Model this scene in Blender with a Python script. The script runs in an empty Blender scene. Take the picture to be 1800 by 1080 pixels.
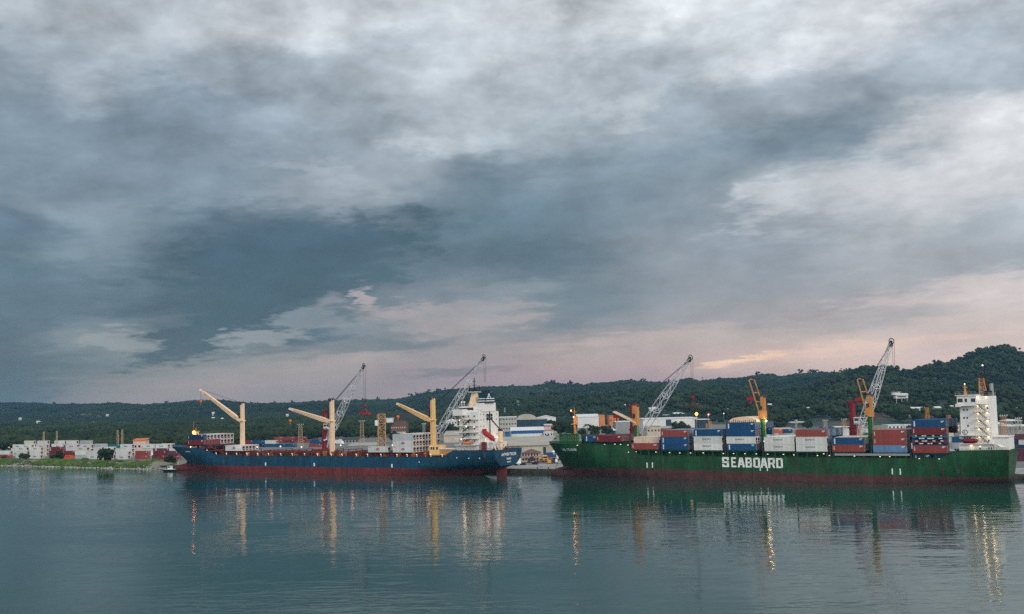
import bpy, bmesh, math, random
import numpy as np
from mathutils import Vector, Matrix
random.seed(7); RNG = np.random.default_rng(7)
C = bpy.context.scene.collection
# ---------------------------------------------------------------- survey frame
# camera 34 m above the water; the quay line runs 31.5 degrees off the picture plane
F = 2000.0; H = 34.0; ROLL = math.radians(1.45); PITCH = math.atan(166/2000); PHI = math.radians(31.5); D0 = 517.0
_c, _s = math.cos, math.sin
FW = Vector((0, _c(PITCH), _s(PITCH))); UP0 = Vector((0, -_s(PITCH), _c(PITCH))); RT0 = Vector((1, 0, 0))
RT = RT0*_c(ROLL) - UP0*_s(ROLL); UPV = UP0*_c(ROLL) + RT0*_s(ROLL)
def ray(x, y): return FW + RT*((x-900)/F) + UPV*((540-y)/F)
def at_Y(x, y, Y):
    r = ray(x, y); t = Y/r.y; return Vector((t*r.x, Y, H+t*r.z))
def W(u, v, z=0.0): return Vector((u*_c(PHI)+v*_s(PHI), D0-u*_s(PHI)+v*_c(PHI), z))
def hor(x): return 729-0.0253*x
# ---------------------------------------------------------------- mesh builder
class MB:
    def __init__(s): s.v = []; s.f = []; s.m = []; s.mi = 0
    def mat(s, i): s.mi = i; return s
    def add(s, vs, fs):
        n = len(s.v); s.v += [tuple(p) for p in vs]
        for f in fs: s.f.append(tuple(n+i for i in f)); s.m.append(s.mi)
        return s
    def box(s, x0, x1, y0, y1, z0, z1):
        return s.add([(x0,y0,z0),(x1,y0,z0),(x1,y1,z0),(x0,y1,z0),(x0,y0,z1),(x1,y0,z1),(x1,y1,z1),(x0,y1,z1)],
                     [(0,3,2,1),(4,5,6,7),(0,1,5,4),(1,2,6,5),(2,3,7,6),(3,0,4,7)])
    def cbox(s, c, d): return s.box(c[0]-d[0]/2, c[0]+d[0]/2, c[1]-d[1]/2, c[1]+d[1]/2, c[2]-d[2]/2, c[2]+d[2]/2)
    def bar(s, p, q, w, h=None, w2=None, h2=None):
        p, q = Vector(p), Vector(q); h = h or w; w2 = w2 or w; h2 = h2 or (h if w2 == w else h*w2/w)
        d = (q-p).normalized(); a = Vector((0,0,1)) if abs(d.z) < .95 else Vector((1,0,0))
        x = d.cross(a).normalized(); y = x.cross(d).normalized(); vs = []
        for c_, ww, hh in ((p,w,h),(q,w2,h2)):
            for i, j in ((-1,-1),(1,-1),(1,1),(-1,1)): vs.append(c_ + x*(i*ww/2) + y*(j*hh/2))
        return s.add(vs, [(0,1,2,3),(7,6,5,4),(0,4,5,1),(1,5,6,2),(2,6,7,3),(3,7,4,0)])
    def cyl(s, p, q, r0, r1=None, n=10):
        p, q = Vector(p), Vector(q); r1 = r0 if r1 is None else r1
        d = (q-p).normalized(); a = Vector((0,0,1)) if abs(d.z) < .95 else Vector((1,0,0))
        x = d.cross(a).normalized(); y = x.cross(d).normalized(); vs = []
        for c_, r in ((p,r0),(q,r1)):
            for i in range(n):
                t = 2*math.pi*i/n; vs.append(c_ + (x*_c(t)+y*_s(t))*r)
        fs = [tuple(range(n)), tuple(range(2*n-1, n-1, -1))]
        for i in range(n): j = (i+1) % n; fs.append((i, n+i, n+j, j))
        return s.add(vs, fs)
    def ball(s, c, r, n=8, sz=1.0):
        c = Vector(c); vs = [c+Vector((0,0,-r*sz))]; fs = []
        for k in range(1, n//2):
            e = -math.pi/2 + math.pi*k/(n//2)
            for i in range(n):
                t = 2*math.pi*i/n; vs.append(c+Vector((r*_c(e)*_c(t), r*_c(e)*_s(t), r*_s(e)*sz)))
        vs.append(c+Vector((0,0,r*sz))); L = n//2-1
        for i in range(n):
            j = (i+1) % n; fs.append((0, 1+j, 1+i)); fs.append((len(vs)-1, 1+(L-1)*n+i, 1+(L-1)*n+j))
            for k in range(L-1): fs.append((1+k*n+i, 1+k*n+j, 1+(k+1)*n+j, 1+(k+1)*n+i))
        return s.add(vs, fs)
    def ring(s, c, R, r, axis=(0,1,0), n=16, m=6):
        c = Vector(c); a = Vector(axis).normalized(); x = a.orthogonal().normalized(); y = a.cross(x); vs = []; fs = []
        for i in range(n):
            t = 2*math.pi*i/n; d = x*_c(t)+y*_s(t)
            for k in range(m):
                w = 2*math.pi*k/m; vs.append(c + d*(R+r*_c(w)) + a*(r*_s(w)))
        for i in range(n):
            for k in range(m):
                fs.append((i*m+k, ((i+1)%n)*m+k, ((i+1)%n)*m+(k+1)%m, i*m+(k+1)%m))
        return s.add(vs, fs)
    def prism(s, prof, y0, y1, axis='y'):
        n = len(prof)
        if axis == 'y': vs = [(a,y0,b) for a,b in prof]+[(a,y1,b) for a,b in prof]
        else: vs = [(y0,a,b) for a,b in prof]+[(y1,a,b) for a,b in prof]
        return s.add(vs, [tuple(range(n)), tuple(range(2*n-1,n-1,-1))]+[(i,n+i,n+(i+1)%n,(i+1)%n) for i in range(n)])
    def truss(s, p, q, w0, w1, n, r, wm=None, side=None):
        p, q = Vector(p), Vector(q); d = (q-p).normalized()
        x = d.cross(Vector((0,0,1)) if abs(d.z) < .97 else Vector((1,0,0))).normalized(); y = x.cross(d).normalized()
        def ww(t):
            if wm is None: return w0+(w1-w0)*t
            if t < .2: return w0+(wm-w0)*t/.2
            if t > .62: return wm+(w1-wm)*(t-.62)/.38
            return wm
        P = []
        for i in range(n+1):
            t = i/n; c_ = p.lerp(q, t); a = ww(t)/2
            P.append([c_+x*a+y*a, c_-x*a+y*a, c_-x*a-y*a, c_+x*a-y*a])
        for i in range(n):
            for k in range(4):
                s.bar(P[i][k], P[i+1][k], r)
                k2 = (k+1) % 4
                s.bar(P[i][k if i%2 else k2], P[i+1][k2 if i%2 else k], r*.6)
        for i in range(n+1):
            for k in range(4): s.bar(P[i][k], P[i][(k+1)%4], r*.6)
        return s
    def data(s, name, mats):
        me = bpy.data.meshes.new(name); me.from_pydata(s.v, [], s.f)
        for m in (mats if isinstance(mats, (list,tuple)) else [mats]): me.materials.append(m)
        if len(me.materials) > 1: me.polygons.foreach_set('material_index', s.m)
        me.update(); return me
    def build(s, name, mats, parent=None, smooth=False):
        me = s.data(name, mats)
        if smooth: me.polygons.foreach_set('use_smooth', [True]*len(me.polygons))
        return link(name, me, parent)
def link(name, me, parent=None, loc=None, rz=None):
    o = bpy.data.objects.new(name, me); C.objects.link(o)
    if parent: o.parent = parent
    if loc is not None: o.location = loc
    if rz is not None: o.rotation_euler = (0,0,rz)
    return o
def tag(o, label=None, cat=None, group=None, kind=None):
    if label: o['label'] = label
    if cat: o['category'] = cat
    if group: o['group'] = group
    if kind: o['kind'] = kind
    return o
def thing(name, label, cat, loc=(0,0,0), rz=0.0, group=None):
    return tag(link(name, None, None, loc, rz), label, cat, group)
def structure(o): o['kind'] = 'structure'; return o
def copy_tree(o, parent=None):
    c_ = o.copy(); C.objects.link(c_); c_.parent = parent
    for ch in list(o.children): copy_tree(ch, c_)
    return c_
def text_geo(txt, size, offset=0.0, sx=1.0):
    cu = bpy.data.curves.new('lettering', 'FONT'); cu.body = txt; cu.size = size; cu.offset = offset
    cu.align_x = 'CENTER'; cu.align_y = 'CENTER'; cu.resolution_u = 2
    o = bpy.data.objects.new('lettering', cu); C.objects.link(o)
    me = bpy.data.meshes.new_from_object(o.evaluated_get(bpy.context.evaluated_depsgraph_get()))
    vs = [(v.co.x*sx, v.co.y) for v in me.vertices]; fs = [tuple(p.vertices) for p in me.polygons]
    bpy.data.objects.remove(o); bpy.data.curves.remove(cu); bpy.data.meshes.remove(me)
    return vs, fs
_TG = {}
def put_text(mb, txt, size, origin, ax, ay, offset=0.0, sx=1.0):
    key = (txt, size, offset, sx)
    if key not in _TG: _TG[key] = text_geo(*key)
    vs, fs = _TG[key]; o, ax, ay = Vector(origin), Vector(ax), Vector(ay)
    mb.add([o+ax*a+ay*b for a, b in vs], fs)
# ---------------------------------------------------------------- materials
M = {}
def srgb(r, g, b):
    f = lambda c: (c/255/12.92) if c/255 <= .04045 else ((c/255+.055)/1.055)**2.4
    return (f(r), f(g), f(b), 1)
def nodes(name):
    m = bpy.data.materials.new(name); m.use_nodes = True; nt = m.node_tree
    return m, nt, nt.nodes, nt.links, nt.nodes['Principled BSDF']
def paint(name, col, rough=.55, var=.18, scale=.6, rust=0.0, rcol=(.10,.035,.015), stretch=(1,1,.25), metal=0.0, rnd=0.0, spec=.3):
    m, nt, N, L, b = nodes(name)
    b.inputs['Roughness'].default_value = rough; b.inputs['Metallic'].default_value = metal
    b.inputs['Specular IOR Level'].default_value = spec
    tc = N.new('ShaderNodeTexCoord'); mp = N.new('ShaderNodeMapping'); mp.inputs['Scale'].default_value = stretch
    L.new(tc.outputs['Object'], mp.inputs[0])
    n1 = N.new('ShaderNodeTexNoise'); n1.inputs['Scale'].default_value = scale; n1.inputs['Detail'].default_value = 6
    n1.inputs['Roughness'].default_value = .65; L.new(mp.outputs[0], n1.inputs['Vector'])
    mr = N.new('ShaderNodeMapRange'); mr.inputs['From Min'].default_value = .3; mr.inputs['From Max'].default_value = .7
    mr.inputs['To Min'].default_value = 1-var; mr.inputs['To Max'].default_value = 1+var
    L.new(n1.outputs[0], mr.inputs[0]); val = mr.outputs[0]
    if rnd:
        oi = N.new('ShaderNodeObjectInfo'); m2 = N.new('ShaderNodeMapRange'); m2.inputs['To Min'].default_value = 1-rnd; m2.inputs['To Max'].default_value = 1+rnd
        L.new(oi.outputs['Random'], m2.inputs[0]); mm = N.new('ShaderNodeMath'); mm.operation = 'MULTIPLY'
        L.new(val, mm.inputs[0]); L.new(m2.outputs[0], mm.inputs[1]); val = mm.outputs[0]
    vm = N.new('ShaderNodeVectorMath'); vm.operation = 'SCALE'; vm.inputs[0].default_value = col[:3]; L.new(val, vm.inputs['Scale'])
    out = vm.outputs[0]
    if rust > 0:
        n2 = N.new('ShaderNodeTexNoise'); n2.inputs['Scale'].default_value = scale*1.7; n2.inputs['Detail'].default_value = 8
        n2.inputs['Roughness'].default_value = .7
        mp2 = N.new('ShaderNodeMapping'); mp2.inputs['Scale'].default_value = stretch; mp2.inputs['Location'].default_value = (13,7,3)
        L.new(tc.outputs['Object'], mp2.inputs[0]); L.new(mp2.outputs[0], n2.inputs['Vector'])
        r = N.new('ShaderNodeMapRange'); r.inputs['From Min'].default_value = .62-rust*.3; r.inputs['From Max'].default_value = .72
        r.inputs['To Max'].default_value = .85; L.new(n2.outputs[0], r.inputs[0])
        mx = N.new('ShaderNodeMix'); mx.data_type = 'RGBA'; mx.inputs['B'].default_value = (*rcol, 1)
        L.new(r.outputs[0], mx.inputs['Factor']); L.new(out, mx.inputs['A']); out = mx.outputs['Result']
    if name.startswith('hull_'):
        # rust and salt runs below scuppers, and faint plate seams
        for sx, th, cc, amt, off in ((.9,.60,rcol if 'blue' in name or 'red' in name else (.05,.03,.015),.75,3),(2.2,.64,(.16,.07,.035),.55,9),(.5,.66,(.22,.24,.22),.35,21)):
            mp3 = N.new('ShaderNodeMapping'); mp3.inputs['Scale'].default_value = (sx,sx,.07); mp3.inputs['Location'].default_value = (off,off,off); L.new(tc.outputs['Object'], mp3.inputs[0])
            n3 = N.new('ShaderNodeTexNoise'); n3.inputs['Scale'].default_value = 1.0; n3.inputs['Detail'].default_value = 5; n3.inputs['Roughness'].default_value = .7; L.new(mp3.outputs[0], n3.inputs['Vector'])
            r3 = N.new('ShaderNodeMapRange'); r3.inputs['From Min'].default_value = th-.06; r3.inputs['From Max'].default_value = th+.08; r3.inputs['To Max'].default_value = amt; L.new(n3.outputs[0], r3.inputs[0])
            x3 = N.new('ShaderNodeMix'); x3.data_type = 'RGBA'; x3.inputs['B'].default_value = (*cc[:3], 1); L.new(r3.outputs[0], x3.inputs['Factor']); L.new(out, x3.inputs['A']); out = x3.outputs['Result']
        sx_ = N.new('ShaderNodeSeparateXYZ'); L.new(tc.outputs['Object'], sx_.inputs[0])
        for axis, per, wd in ((0, 6.1, .03), (2, 2.3, .05)):
            dv = N.new('ShaderNodeMath'); dv.operation = 'DIVIDE'; dv.inputs[1].default_value = per; L.new(sx_.outputs[axis], dv.inputs[0])
            fr = N.new('ShaderNodeMath'); fr.operation = 'FRACT'; L.new(dv.outputs[0], fr.inputs[0]); lt = N.new('ShaderNodeMath'); lt.operation = 'LESS_THAN'; lt.inputs[1].default_value = wd; L.new(fr.outputs[0], lt.inputs[0])
            ml = N.new('ShaderNodeMath'); ml.operation = 'MULTIPLY'; ml.inputs[1].default_value = .35; L.new(lt.outputs[0], ml.inputs[0])
            x3 = N.new('ShaderNodeMix'); x3.data_type = 'RGBA'; x3.inputs['B'].default_value = (.02,.02,.02,1); L.new(ml.outputs[0], x3.inputs['Factor']); L.new(out, x3.inputs['A']); out = x3.outputs['Result']
    L.new(out, b.inputs['Base Color']); M[name] = m; return m
def lamp_mat(name, col, st):
    m, nt, N, L, b = nodes(name); b.inputs['Base Color'].default_value = (.02,.02,.02,1)
    b.inputs['Emission Color'].default_value = (*col, 1); b.inputs['Emission Strength'].default_value = st; M[name] = m; return m
paint('hull_blue', srgb(11,70,97), .5, .4, .28, .5, (.016,.03,.034), (1,1,.22))
paint('hull_red', srgb(120,44,46), .75, .35, .35, .45, (.035,.02,.018), (1,1,.35))
paint('hull_green', srgb(20,78,40), .5, .5, .3, .55, (.010,.030,.016), (1,1,.35))
paint('hull_brown', srgb(86,52,50), .8, .35, .3, .55, (.05,.025,.02), (1,1,.6))
paint('deck_red', srgb(100,42,34), .7, .4, .5, .5, (.03,.012,.01), (1,1,1))
paint('deck_green', srgb(16,72,40), .6, .35, .6, .3, (.01,.02,.015), (1,1,1))
paint('green_paint', srgb(30,98,44), .5, .25, .6, .2, (.05,.04,.02))
paint('cream', srgb(240,206,170), .5, .12, .5, .12, (.25,.12,.05))
paint('yellow_cream', srgb(232,192,130), .5, .12, .5, .10, (.25,.12,.05))
paint('crane_orange', srgb(196,134,74), .5, .2, .8, .2, (.1,.05,.02))
paint('orange_paint', srgb(205,108,40), .55, .2, .8)
paint('white_paint', srgb(226,222,216), .5, .06, .3, .06, (.4,.36,.3))
paint('grey_paint', srgb(150,150,148), .6, .15, .5)
paint('dark_grey', srgb(52,54,58), .6, .2, .8)
paint('black_paint', srgb(18,20,24), .6, .2, 1)
paint('funnel_teal', srgb(10,52,66), .5, .15, .5)
paint('mark_white', srgb(236,236,232), .6, .06, .6, .1, (.3,.25,.2))
paint('mark_red', srgb(170,40,40), .6, .1, 1)
paint('mark_dark', srgb(60,64,66), .6, .1, 1)
paint('crane_red', srgb(122,16,32), .5, .15, .4)
paint('bright_red', srgb(164,34,32), .45, .1, 1)
paint('boom_white', srgb(236,236,238), .5, .08, .6)
paint('steel_dark', srgb(50,50,54), .5, .2, 1)
paint('rusty', srgb(170,104,62), .8, .5, 1.2, .5, (.08,.03,.015), (1,1,1))
paint('rusty_pale', srgb(205,178,140), .8, .4, 1.5, .6, (.22,.07,.02), (1,1,1))
paint('glass_dark', srgb(24,30,38), .15, .1, 1, spec=.6)
for nm, c_ in dict(brown=(142,66,58), darkred=(112,38,44), blue=(18,72,114), navy=(14,48,84), white=(206,206,200), steelblue=(96,128,162),
                   orange=(214,96,54), teal=(24,110,120), green=(60,100,84), grey=(172,176,176), purple=(92,50,66), cream=(214,196,172)).items():
    paint('box_'+nm, srgb(*c_), .55, .2, .7, .16 if nm != 'white' else .06, (.12,.07,.05), (1,1,.3), rnd=.10)
paint('frame_white', srgb(200,178,172), .6, .1, 1)
paint('concrete', srgb(150,150,145), .85, .22, .06, .25, (.16,.15,.13), (1,1,1))
paint('quay_face', srgb(92,86,76), .9, .4, .3, .5, (.02,.02,.018), (1,1,1))
paint('ground', srgb(122,118,108), .95, .3, .02, .3, (.10,.12,.06), (1,1,1))
paint('tarmac', srgb(112,112,112), .9, .2, .03, .2, (.16,.15,.14), (1,1,1))
paint('roof_beige', srgb(166,160,148), .8, .14, .1, .2, (.2,.17,.14), (1,1,1))
paint('roof_white', srgb(214,216,216), .6, .08, .1, .05, (.4,.4,.4), (1,1,1))
paint('roof_brown', srgb(104,80,72), .8, .2, .5)
paint('wall_beige', srgb(188,176,158), .85, .14, .15, .2, (.2,.16,.12))
paint('wall_white', srgb(214,212,208), .8, .1, .1, .1, (.35,.3,.27))
paint('wall_concrete', srgb(172,170,162), .85, .28, .12, .3, (.18,.16,.13))
paint('wall_blue', srgb(30,90,150), .7, .12, .3)
paint('wall_dark', srgb(34,58,74), .7, .2, .2)
paint('wall_grey', srgb(140,142,142), .8, .14, .15)
paint('wall_orange', srgb(206,128,70), .7, .2, .3)
paint('wall_pink', srgb(206,180,166), .8, .14, .2)
paint('truck_yellow', srgb(222,160,42), .4, .08, 1)
paint('tyre', srgb(22,22,22), .9, .1, 1)
paint('bark', srgb(78,64,50), .9, .2, 1)
paint('car_silver', srgb(170,174,178), .35, .05, 1); paint('car_red', srgb(130,30,30), .35, .05, 1); paint('car_dark', srgb(40,46,56), .35, .05, 1)
lamp_mat('lamp_warm', (1.0,.80,.55), 1.8); lamp_mat('lamp_orange', (1.0,.26,.04), 26); lamp_mat('lamp_white', (1,.88,.72), 1.7)
lamp_mat('lamp_flood', (1.0,.78,.46), 3); lamp_mat('lamp_red', (1,.15,.08), 12); lamp_mat('lamp_small', (1,.62,.3), 5)
def foliage(name, dark, light, sat=1.0, scale=.15):
    m, nt, N, L, b = nodes(name); b.inputs['Roughness'].default_value = .85; b.inputs['Specular IOR Level'].default_value = .15
    at = N.new('ShaderNodeAttribute'); at.attribute_name = 'tint'
    ge = N.new('ShaderNodeNewGeometry'); no = N.new('ShaderNodeTexNoise'); no.inputs['Scale'].default_value = scale; no.inputs['Detail'].default_value = 5
    L.new(ge.outputs['Position'], no.inputs['Vector'])
    ad = N.new('ShaderNodeMath'); ad.operation = 'MULTIPLY_ADD'; ad.inputs[1].default_value = .55; L.new(at.outputs['Fac'], ad.inputs[0])
    sc = N.new('ShaderNodeMath'); sc.operation = 'MULTIPLY_ADD'; sc.inputs[1].default_value = 1.3; sc.inputs[2].default_value = -.42
    L.new(no.outputs[0], sc.inputs[0]); L.new(sc.outputs[0], ad.inputs[2])
    mx = N.new('ShaderNodeMix'); mx.data_type = 'RGBA'; mx.inputs['A'].default_value = (*dark,1); mx.inputs['B'].default_value = (*light,1)
    L.new(ad.outputs[0], mx.inputs['Factor']); L.new(mx.outputs['Result'], b.inputs['Base Color']); M[name] = m; return m
foliage('leaves_far', (.002,.010,.009), (.022,.041,.020), scale=.004)
foliage('leaves_mid', (.003,.011,.004), (.036,.056,.017), scale=.012)
foliage('leaves_near', (.020,.055,.015), (.11,.17,.035), scale=.4)
foliage('grass', (.018,.050,.010), (.105,.160,.034), scale=.12)
def hill_mat():
    m, nt, N, L, b = nodes('hill_ground'); b.inputs['Roughness'].default_value = .95
    at = N.new('ShaderNodeAttribute'); at.attribute_name = 'soil'
    ge = N.new('ShaderNodeNewGeometry'); no = N.new('ShaderNodeTexNoise'); no.inputs['Scale'].default_value = .012; no.inputs['Detail'].default_value = 8
    L.new(ge.outputs['Position'], no.inputs['Vector'])
    r = N.new('ShaderNodeValToRGB'); r.color_ramp.elements[0].position = .35; r.color_ramp.elements[0].color = (.008,.028,.022,1)
    r.color_ramp.elements[1].position = .7; r.color_ramp.elements[1].color = (.03,.06,.03,1); L.new(no.outputs[0], r.inputs[0])
    ad = N.new('ShaderNodeMath'); ad.operation = 'MULTIPLY_ADD'; ad.inputs[1].default_value = 1.6; ad.inputs[2].default_value = -.75; ad.use_clamp = True
    sm = N.new('ShaderNodeMath'); L.new(at.outputs['Fac'], sm.inputs[0]); L.new(no.outputs[0], sm.inputs[1]); L.new(sm.outputs[0], ad.inputs[0])
    mx = N.new('ShaderNodeMix'); mx.data_type = 'RGBA'; mx.inputs['B'].default_value = (.24,.075,.06,1)
    L.new(ad.outputs[0], mx.inputs['Factor']); L.new(r.outputs[0], mx.inputs['A']); L.new(mx.outputs['Result'], b.inputs['Base Color']); M['hill_ground'] = m
hill_mat()
def water_mat():
    m, nt, N, L, b = nodes('water')
    b.inputs['Base Color'].default_value = (.012,.050,.041,1); b.inputs['Roughness'].default_value = .06; b.inputs['IOR'].default_value = 1.29; b.inputs['Specular IOR Level'].default_value = .38; b.inputs['Specular Tint'].default_value = (.68,.95,.90,1)
    tc = N.new('ShaderNodeNewGeometry')
    def nz(scale, det, sx, sy, rot, w):
        mp = N.new('ShaderNodeMapping'); mp.inputs['Scale'].default_value = (sx,sy,1); mp.inputs['Rotation'].default_value = (0,0,rot)
        L.new(tc.outputs['Position'], mp.inputs[0]); n = N.new('ShaderNodeTexNoise'); n.inputs['Scale'].default_value = scale; n.inputs['Detail'].default_value = det
        n.inputs['Roughness'].default_value = .55; L.new(mp.outputs[0], n.inputs['Vector'])
        q = N.new('ShaderNodeMath'); q.operation = 'MULTIPLY'; q.inputs[1].default_value = w; L.new(n.outputs[0], q.inputs[0]); return q.outputs[0]
    a = nz(.30, 2, .42, 1.0, .15, .85); c_ = nz(.95, 1, .45, 1.0, -.12, .18); d = nz(.035, 2, .8, 1.0, .6, 1.6)
    # patches of calmer and rougher water
    g = N.new('ShaderNodeMapping'); g.inputs['Scale'].default_value = (.35,1,1); g.inputs['Rotation'].default_value = (0,0,.12); L.new(tc.outputs['Position'], g.inputs[0])
    n4 = N.new('ShaderNodeTexNoise'); n4.inputs['Scale'].default_value = .014; n4.inputs['Detail'].default_value = 4; L.new(g.outputs[0], n4.inputs['Vector'])
    mr = N.new('ShaderNodeMapRange'); mr.inputs['From Min'].default_value = .38; mr.inputs['From Max'].default_value = .62; mr.inputs['To Min'].default_value = .22; mr.inputs['To Max'].default_value = 1.25
    L.new(n4.outputs[0], mr.inputs[0])
    s1 = N.new('ShaderNodeMath'); L.new(a, s1.inputs[0]); L.new(c_, s1.inputs[1])
    s2 = N.new('ShaderNodeMath'); s2.operation = 'MULTIPLY'; L.new(s1.outputs[0], s2.inputs[0]); L.new(mr.outputs[0], s2.inputs[1])
    s3 = N.new('ShaderNodeMath'); L.new(s2.outputs[0], s3.inputs[0]); L.new(d, s3.inputs[1])
    bu = N.new('ShaderNodeBump'); bu.inputs['Strength'].default_value = 1.0; bu.inputs['Distance'].default_value = .16
    L.new(s3.outputs[0], bu.inputs['Height']); L.new(bu.outputs[0], b.inputs['Normal']); M['water'] = m
water_mat()
# ---------------------------------------------------------------- world
def skyc(c):
    r, g, b = c; q = srgb(g-(g-r)*(.74 if r < g else 1), g, g+(b-g)*.66); return tuple(x**1.06*1.07 for x in q[:3])+(1,)
def build_world():
    w = bpy.data.worlds.new('World'); bpy.context.scene.world = w; w.use_nodes = True
    nt = w.node_tree; N, L = nt.nodes, nt.links; bg = N['Background']
    def math_(op, a, b=None, c=None, clamp=False):
        n = N.new('ShaderNodeMath'); n.operation = op; n.use_clamp = clamp
        for i, x in enumerate((a, b, c)):
            if x is None: continue
            if isinstance(x, (int, float)): n.inputs[i].default_value = x
            else: L.new(x, n.inputs[i])
        return n.outputs[0]
    tc = N.new('ShaderNodeTexCoord')
    vr = N.new('ShaderNodeVectorRotate'); vr.rotation_type = 'Y_AXIS'; vr.inputs['Angle'].default_value = ROLL
    L.new(tc.outputs['Generated'], vr.inputs['Vector'])
    nrm = N.new('ShaderNodeVectorMath'); nrm.operation = 'NORMALIZE'; L.new(vr.outputs[0], nrm.inputs[0])
    sp = N.new('ShaderNodeSeparateXYZ'); L.new(nrm.outputs[0], sp.inputs[0])
    x, y, z = sp.outputs
    zz = math_('ADD', math_('ABSOLUTE', z), .11)
    cb = N.new('ShaderNodeCombineXYZ'); L.new(math_('DIVIDE', x, zz), cb.inputs[0]); L.new(math_('DIVIDE', y, zz), cb.inputs[1])
    def noise(scale, det, rough, off, sx=1.0, sy=1.0, rot=0.0, src=None, dist=0.0):
        mp = N.new('ShaderNodeMapping'); mp.inputs['Location'].default_value = off; mp.inputs['Scale'].default_value = (sx,sy,1); mp.inputs['Rotation'].default_value = (0,0,rot)
        L.new(src or cb.outputs[0], mp.inputs[0]); n = N.new('ShaderNodeTexNoise'); n.inputs['Scale'].default_value = scale
        n.inputs['Detail'].default_value = det; n.inputs['Roughness'].default_value = rough; n.inputs['Distortion'].default_value = dist
        L.new(mp.outputs[0], n.inputs['Vector']); return n
    wn = noise(.9, 6, .6, (3,1,0)); ws = N.new('ShaderNodeSeparateColor'); L.new(wn.outputs['Color'], ws.inputs[0])
    wn2 = noise(3.2, 6, .62, (9,4,2)); ws2 = N.new('ShaderNodeSeparateColor'); L.new(wn2.outputs['Color'], ws2.inputs[0])
    az = math_('ARCTAN2', x, y); el = math_('ARCSINE', z)
    # warp the look-up so cloud banks have ragged edges; the warp fades towards the horizon
    fade = math_('MULTIPLY_ADD', el, 3.2, .06, clamp=True)
    wx = math_('ADD', math_('MULTIPLY', math_('SUBTRACT', ws.outputs[0], .5), .20), math_('MULTIPLY', math_('SUBTRACT', ws2.outputs[0], .5), .14))
    wy = math_('ADD', math_('MULTIPLY', math_('SUBTRACT', ws.outputs[1], .5), .11), math_('MULTIPLY', math_('SUBTRACT', ws2.outputs[1], .5), .11))
    az2 = math_('ADD', az, math_('MULTIPLY', wx, math_('ADD', fade, .2))); el2 = math_('ADD', el, math_('MULTIPLY', wy, fade))
    pos = math_('MULTIPLY_ADD', az2, 1/(2*math.pi), .5)
    XS = [0,200,400,600,800,1000,1200,1400,1600,1800]
    ROWS = SKY_ROWS
    prev = None; pel = None
    for yy, cols, left, right in ROWS:
        r = N.new('ShaderNodeValToRGB'); cr = r.color_ramp; cr.interpolation = 'CARDINAL'
        st = [(0.0, BACK), (.30, left)] + [(.5+math.atan((XS[i]-900)/2000)/(2*math.pi), cols[i]) for i in range(10)] + [(.70, right), (1.0, BACK)]
        while len(cr.elements) > 1: cr.elements.remove(cr.elements[-1])
        cr.elements[0].position = 0; cr.elements[0].color = skyc(st[0][1])
        for p_, cc in st[1:]:
            e = cr.elements.new(p_); e.color = skyc(cc)
        L.new(pos, r.inputs[0]); e_ = math.atan((706-yy)/2000)
        if prev is None: prev = r.outputs[0]
        else:
            t = N.new('ShaderNodeMapRange'); t.inputs['From Min'].default_value = pel; t.inputs['From Max'].default_value = e_; L.new(el2, t.inputs[0])
            t.interpolation_type = 'SMOOTHSTEP' if yy < 600 else 'LINEAR'
            mx = N.new('ShaderNodeMix'); mx.data_type = 'RGBA'; L.new(t.outputs[0], mx.inputs['Factor']); L.new(prev, mx.inputs['A']); L.new(r.outputs[0], mx.inputs['B'])
            prev = mx.outputs['Result']
        pel = e_
    dn = noise(9.0, 7, .6, (2,8,1), 1, .7, .25); ds = N.new('ShaderNodeSeparateColor'); L.new(dn.outputs['Color'], ds.inputs[0])
    for px, py, rx, ry, ang, col, stg in SKY_PATCHES:
        a0, e0 = math.atan((px-900)/2000), math.atan((706-py)/2000); A_ = math.radians(ang)
        dx = math_('SUBTRACT', az2, a0); dy = math_('SUBTRACT', el2, e0)
        rg = .55 if ry > 12 else .25
        p_ = math_('MULTIPLY', math_('MULTIPLY_ADD', dx, _c(A_), math_('MULTIPLY', dy, _s(A_))), 2000/rx)
        q_ = math_('MULTIPLY', math_('MULTIPLY_ADD', dy, _c(A_), math_('MULTIPLY', dx, -_s(A_))), 2000/ry)
        d_ = math_('SQRT', math_('ADD', math_('MULTIPLY', p_, p_), math_('MULTIPLY', q_, q_)))
        d_ = math_('ADD', d_, math_('MULTIPLY', math_('SUBTRACT', ds.outputs[0], .5), rg*3.2))
        t = N.new('ShaderNodeMapRange'); t.interpolation_type = 'SMOOTHSTEP'; t.inputs['From Min'].default_value = 1.35 if stg < .74 else 1.12; t.inputs['From Max'].default_value = .25 if stg < .74 else .6; t.inputs['To Max'].default_value = stg; L.new(d_, t.inputs[0])
        mx = N.new('ShaderNodeMix'); mx.data_type = 'RGBA'; mx.inputs['B'].default_value = skyc(col); L.new(t.outputs[0], mx.inputs['Factor']); L.new(prev, mx.inputs['A']); prev = mx.outputs['Result']
    ca = N.new('ShaderNodeCombineXYZ'); L.new(az, ca.inputs[0]); L.new(math_('MULTIPLY', el, 1.7), ca.inputs[1])
    a1 = noise(11.0, 12, .58, (2,3,0), 1, 1, .18, src=ca.outputs[0], dist=.1); a2 = noise(34.0, 8, .62, (7,1,0), 1, 1.1, -.1, src=ca.outputs[0], dist=.1)
    # heaped, billowing cloud forms: warped smooth cells in fractal octaves
    wq = noise(7.0, 5, .6, (5,9,3), src=ca.outputs[0]); wv = N.new('ShaderNodeVectorMath'); wv.operation = 'MULTIPLY_ADD'; wv.inputs[1].default_value = (.16,.12,0); L.new(wq.outputs['Color'], wv.inputs[0]); L.new(ca.outputs[0], wv.inputs[2])
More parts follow.
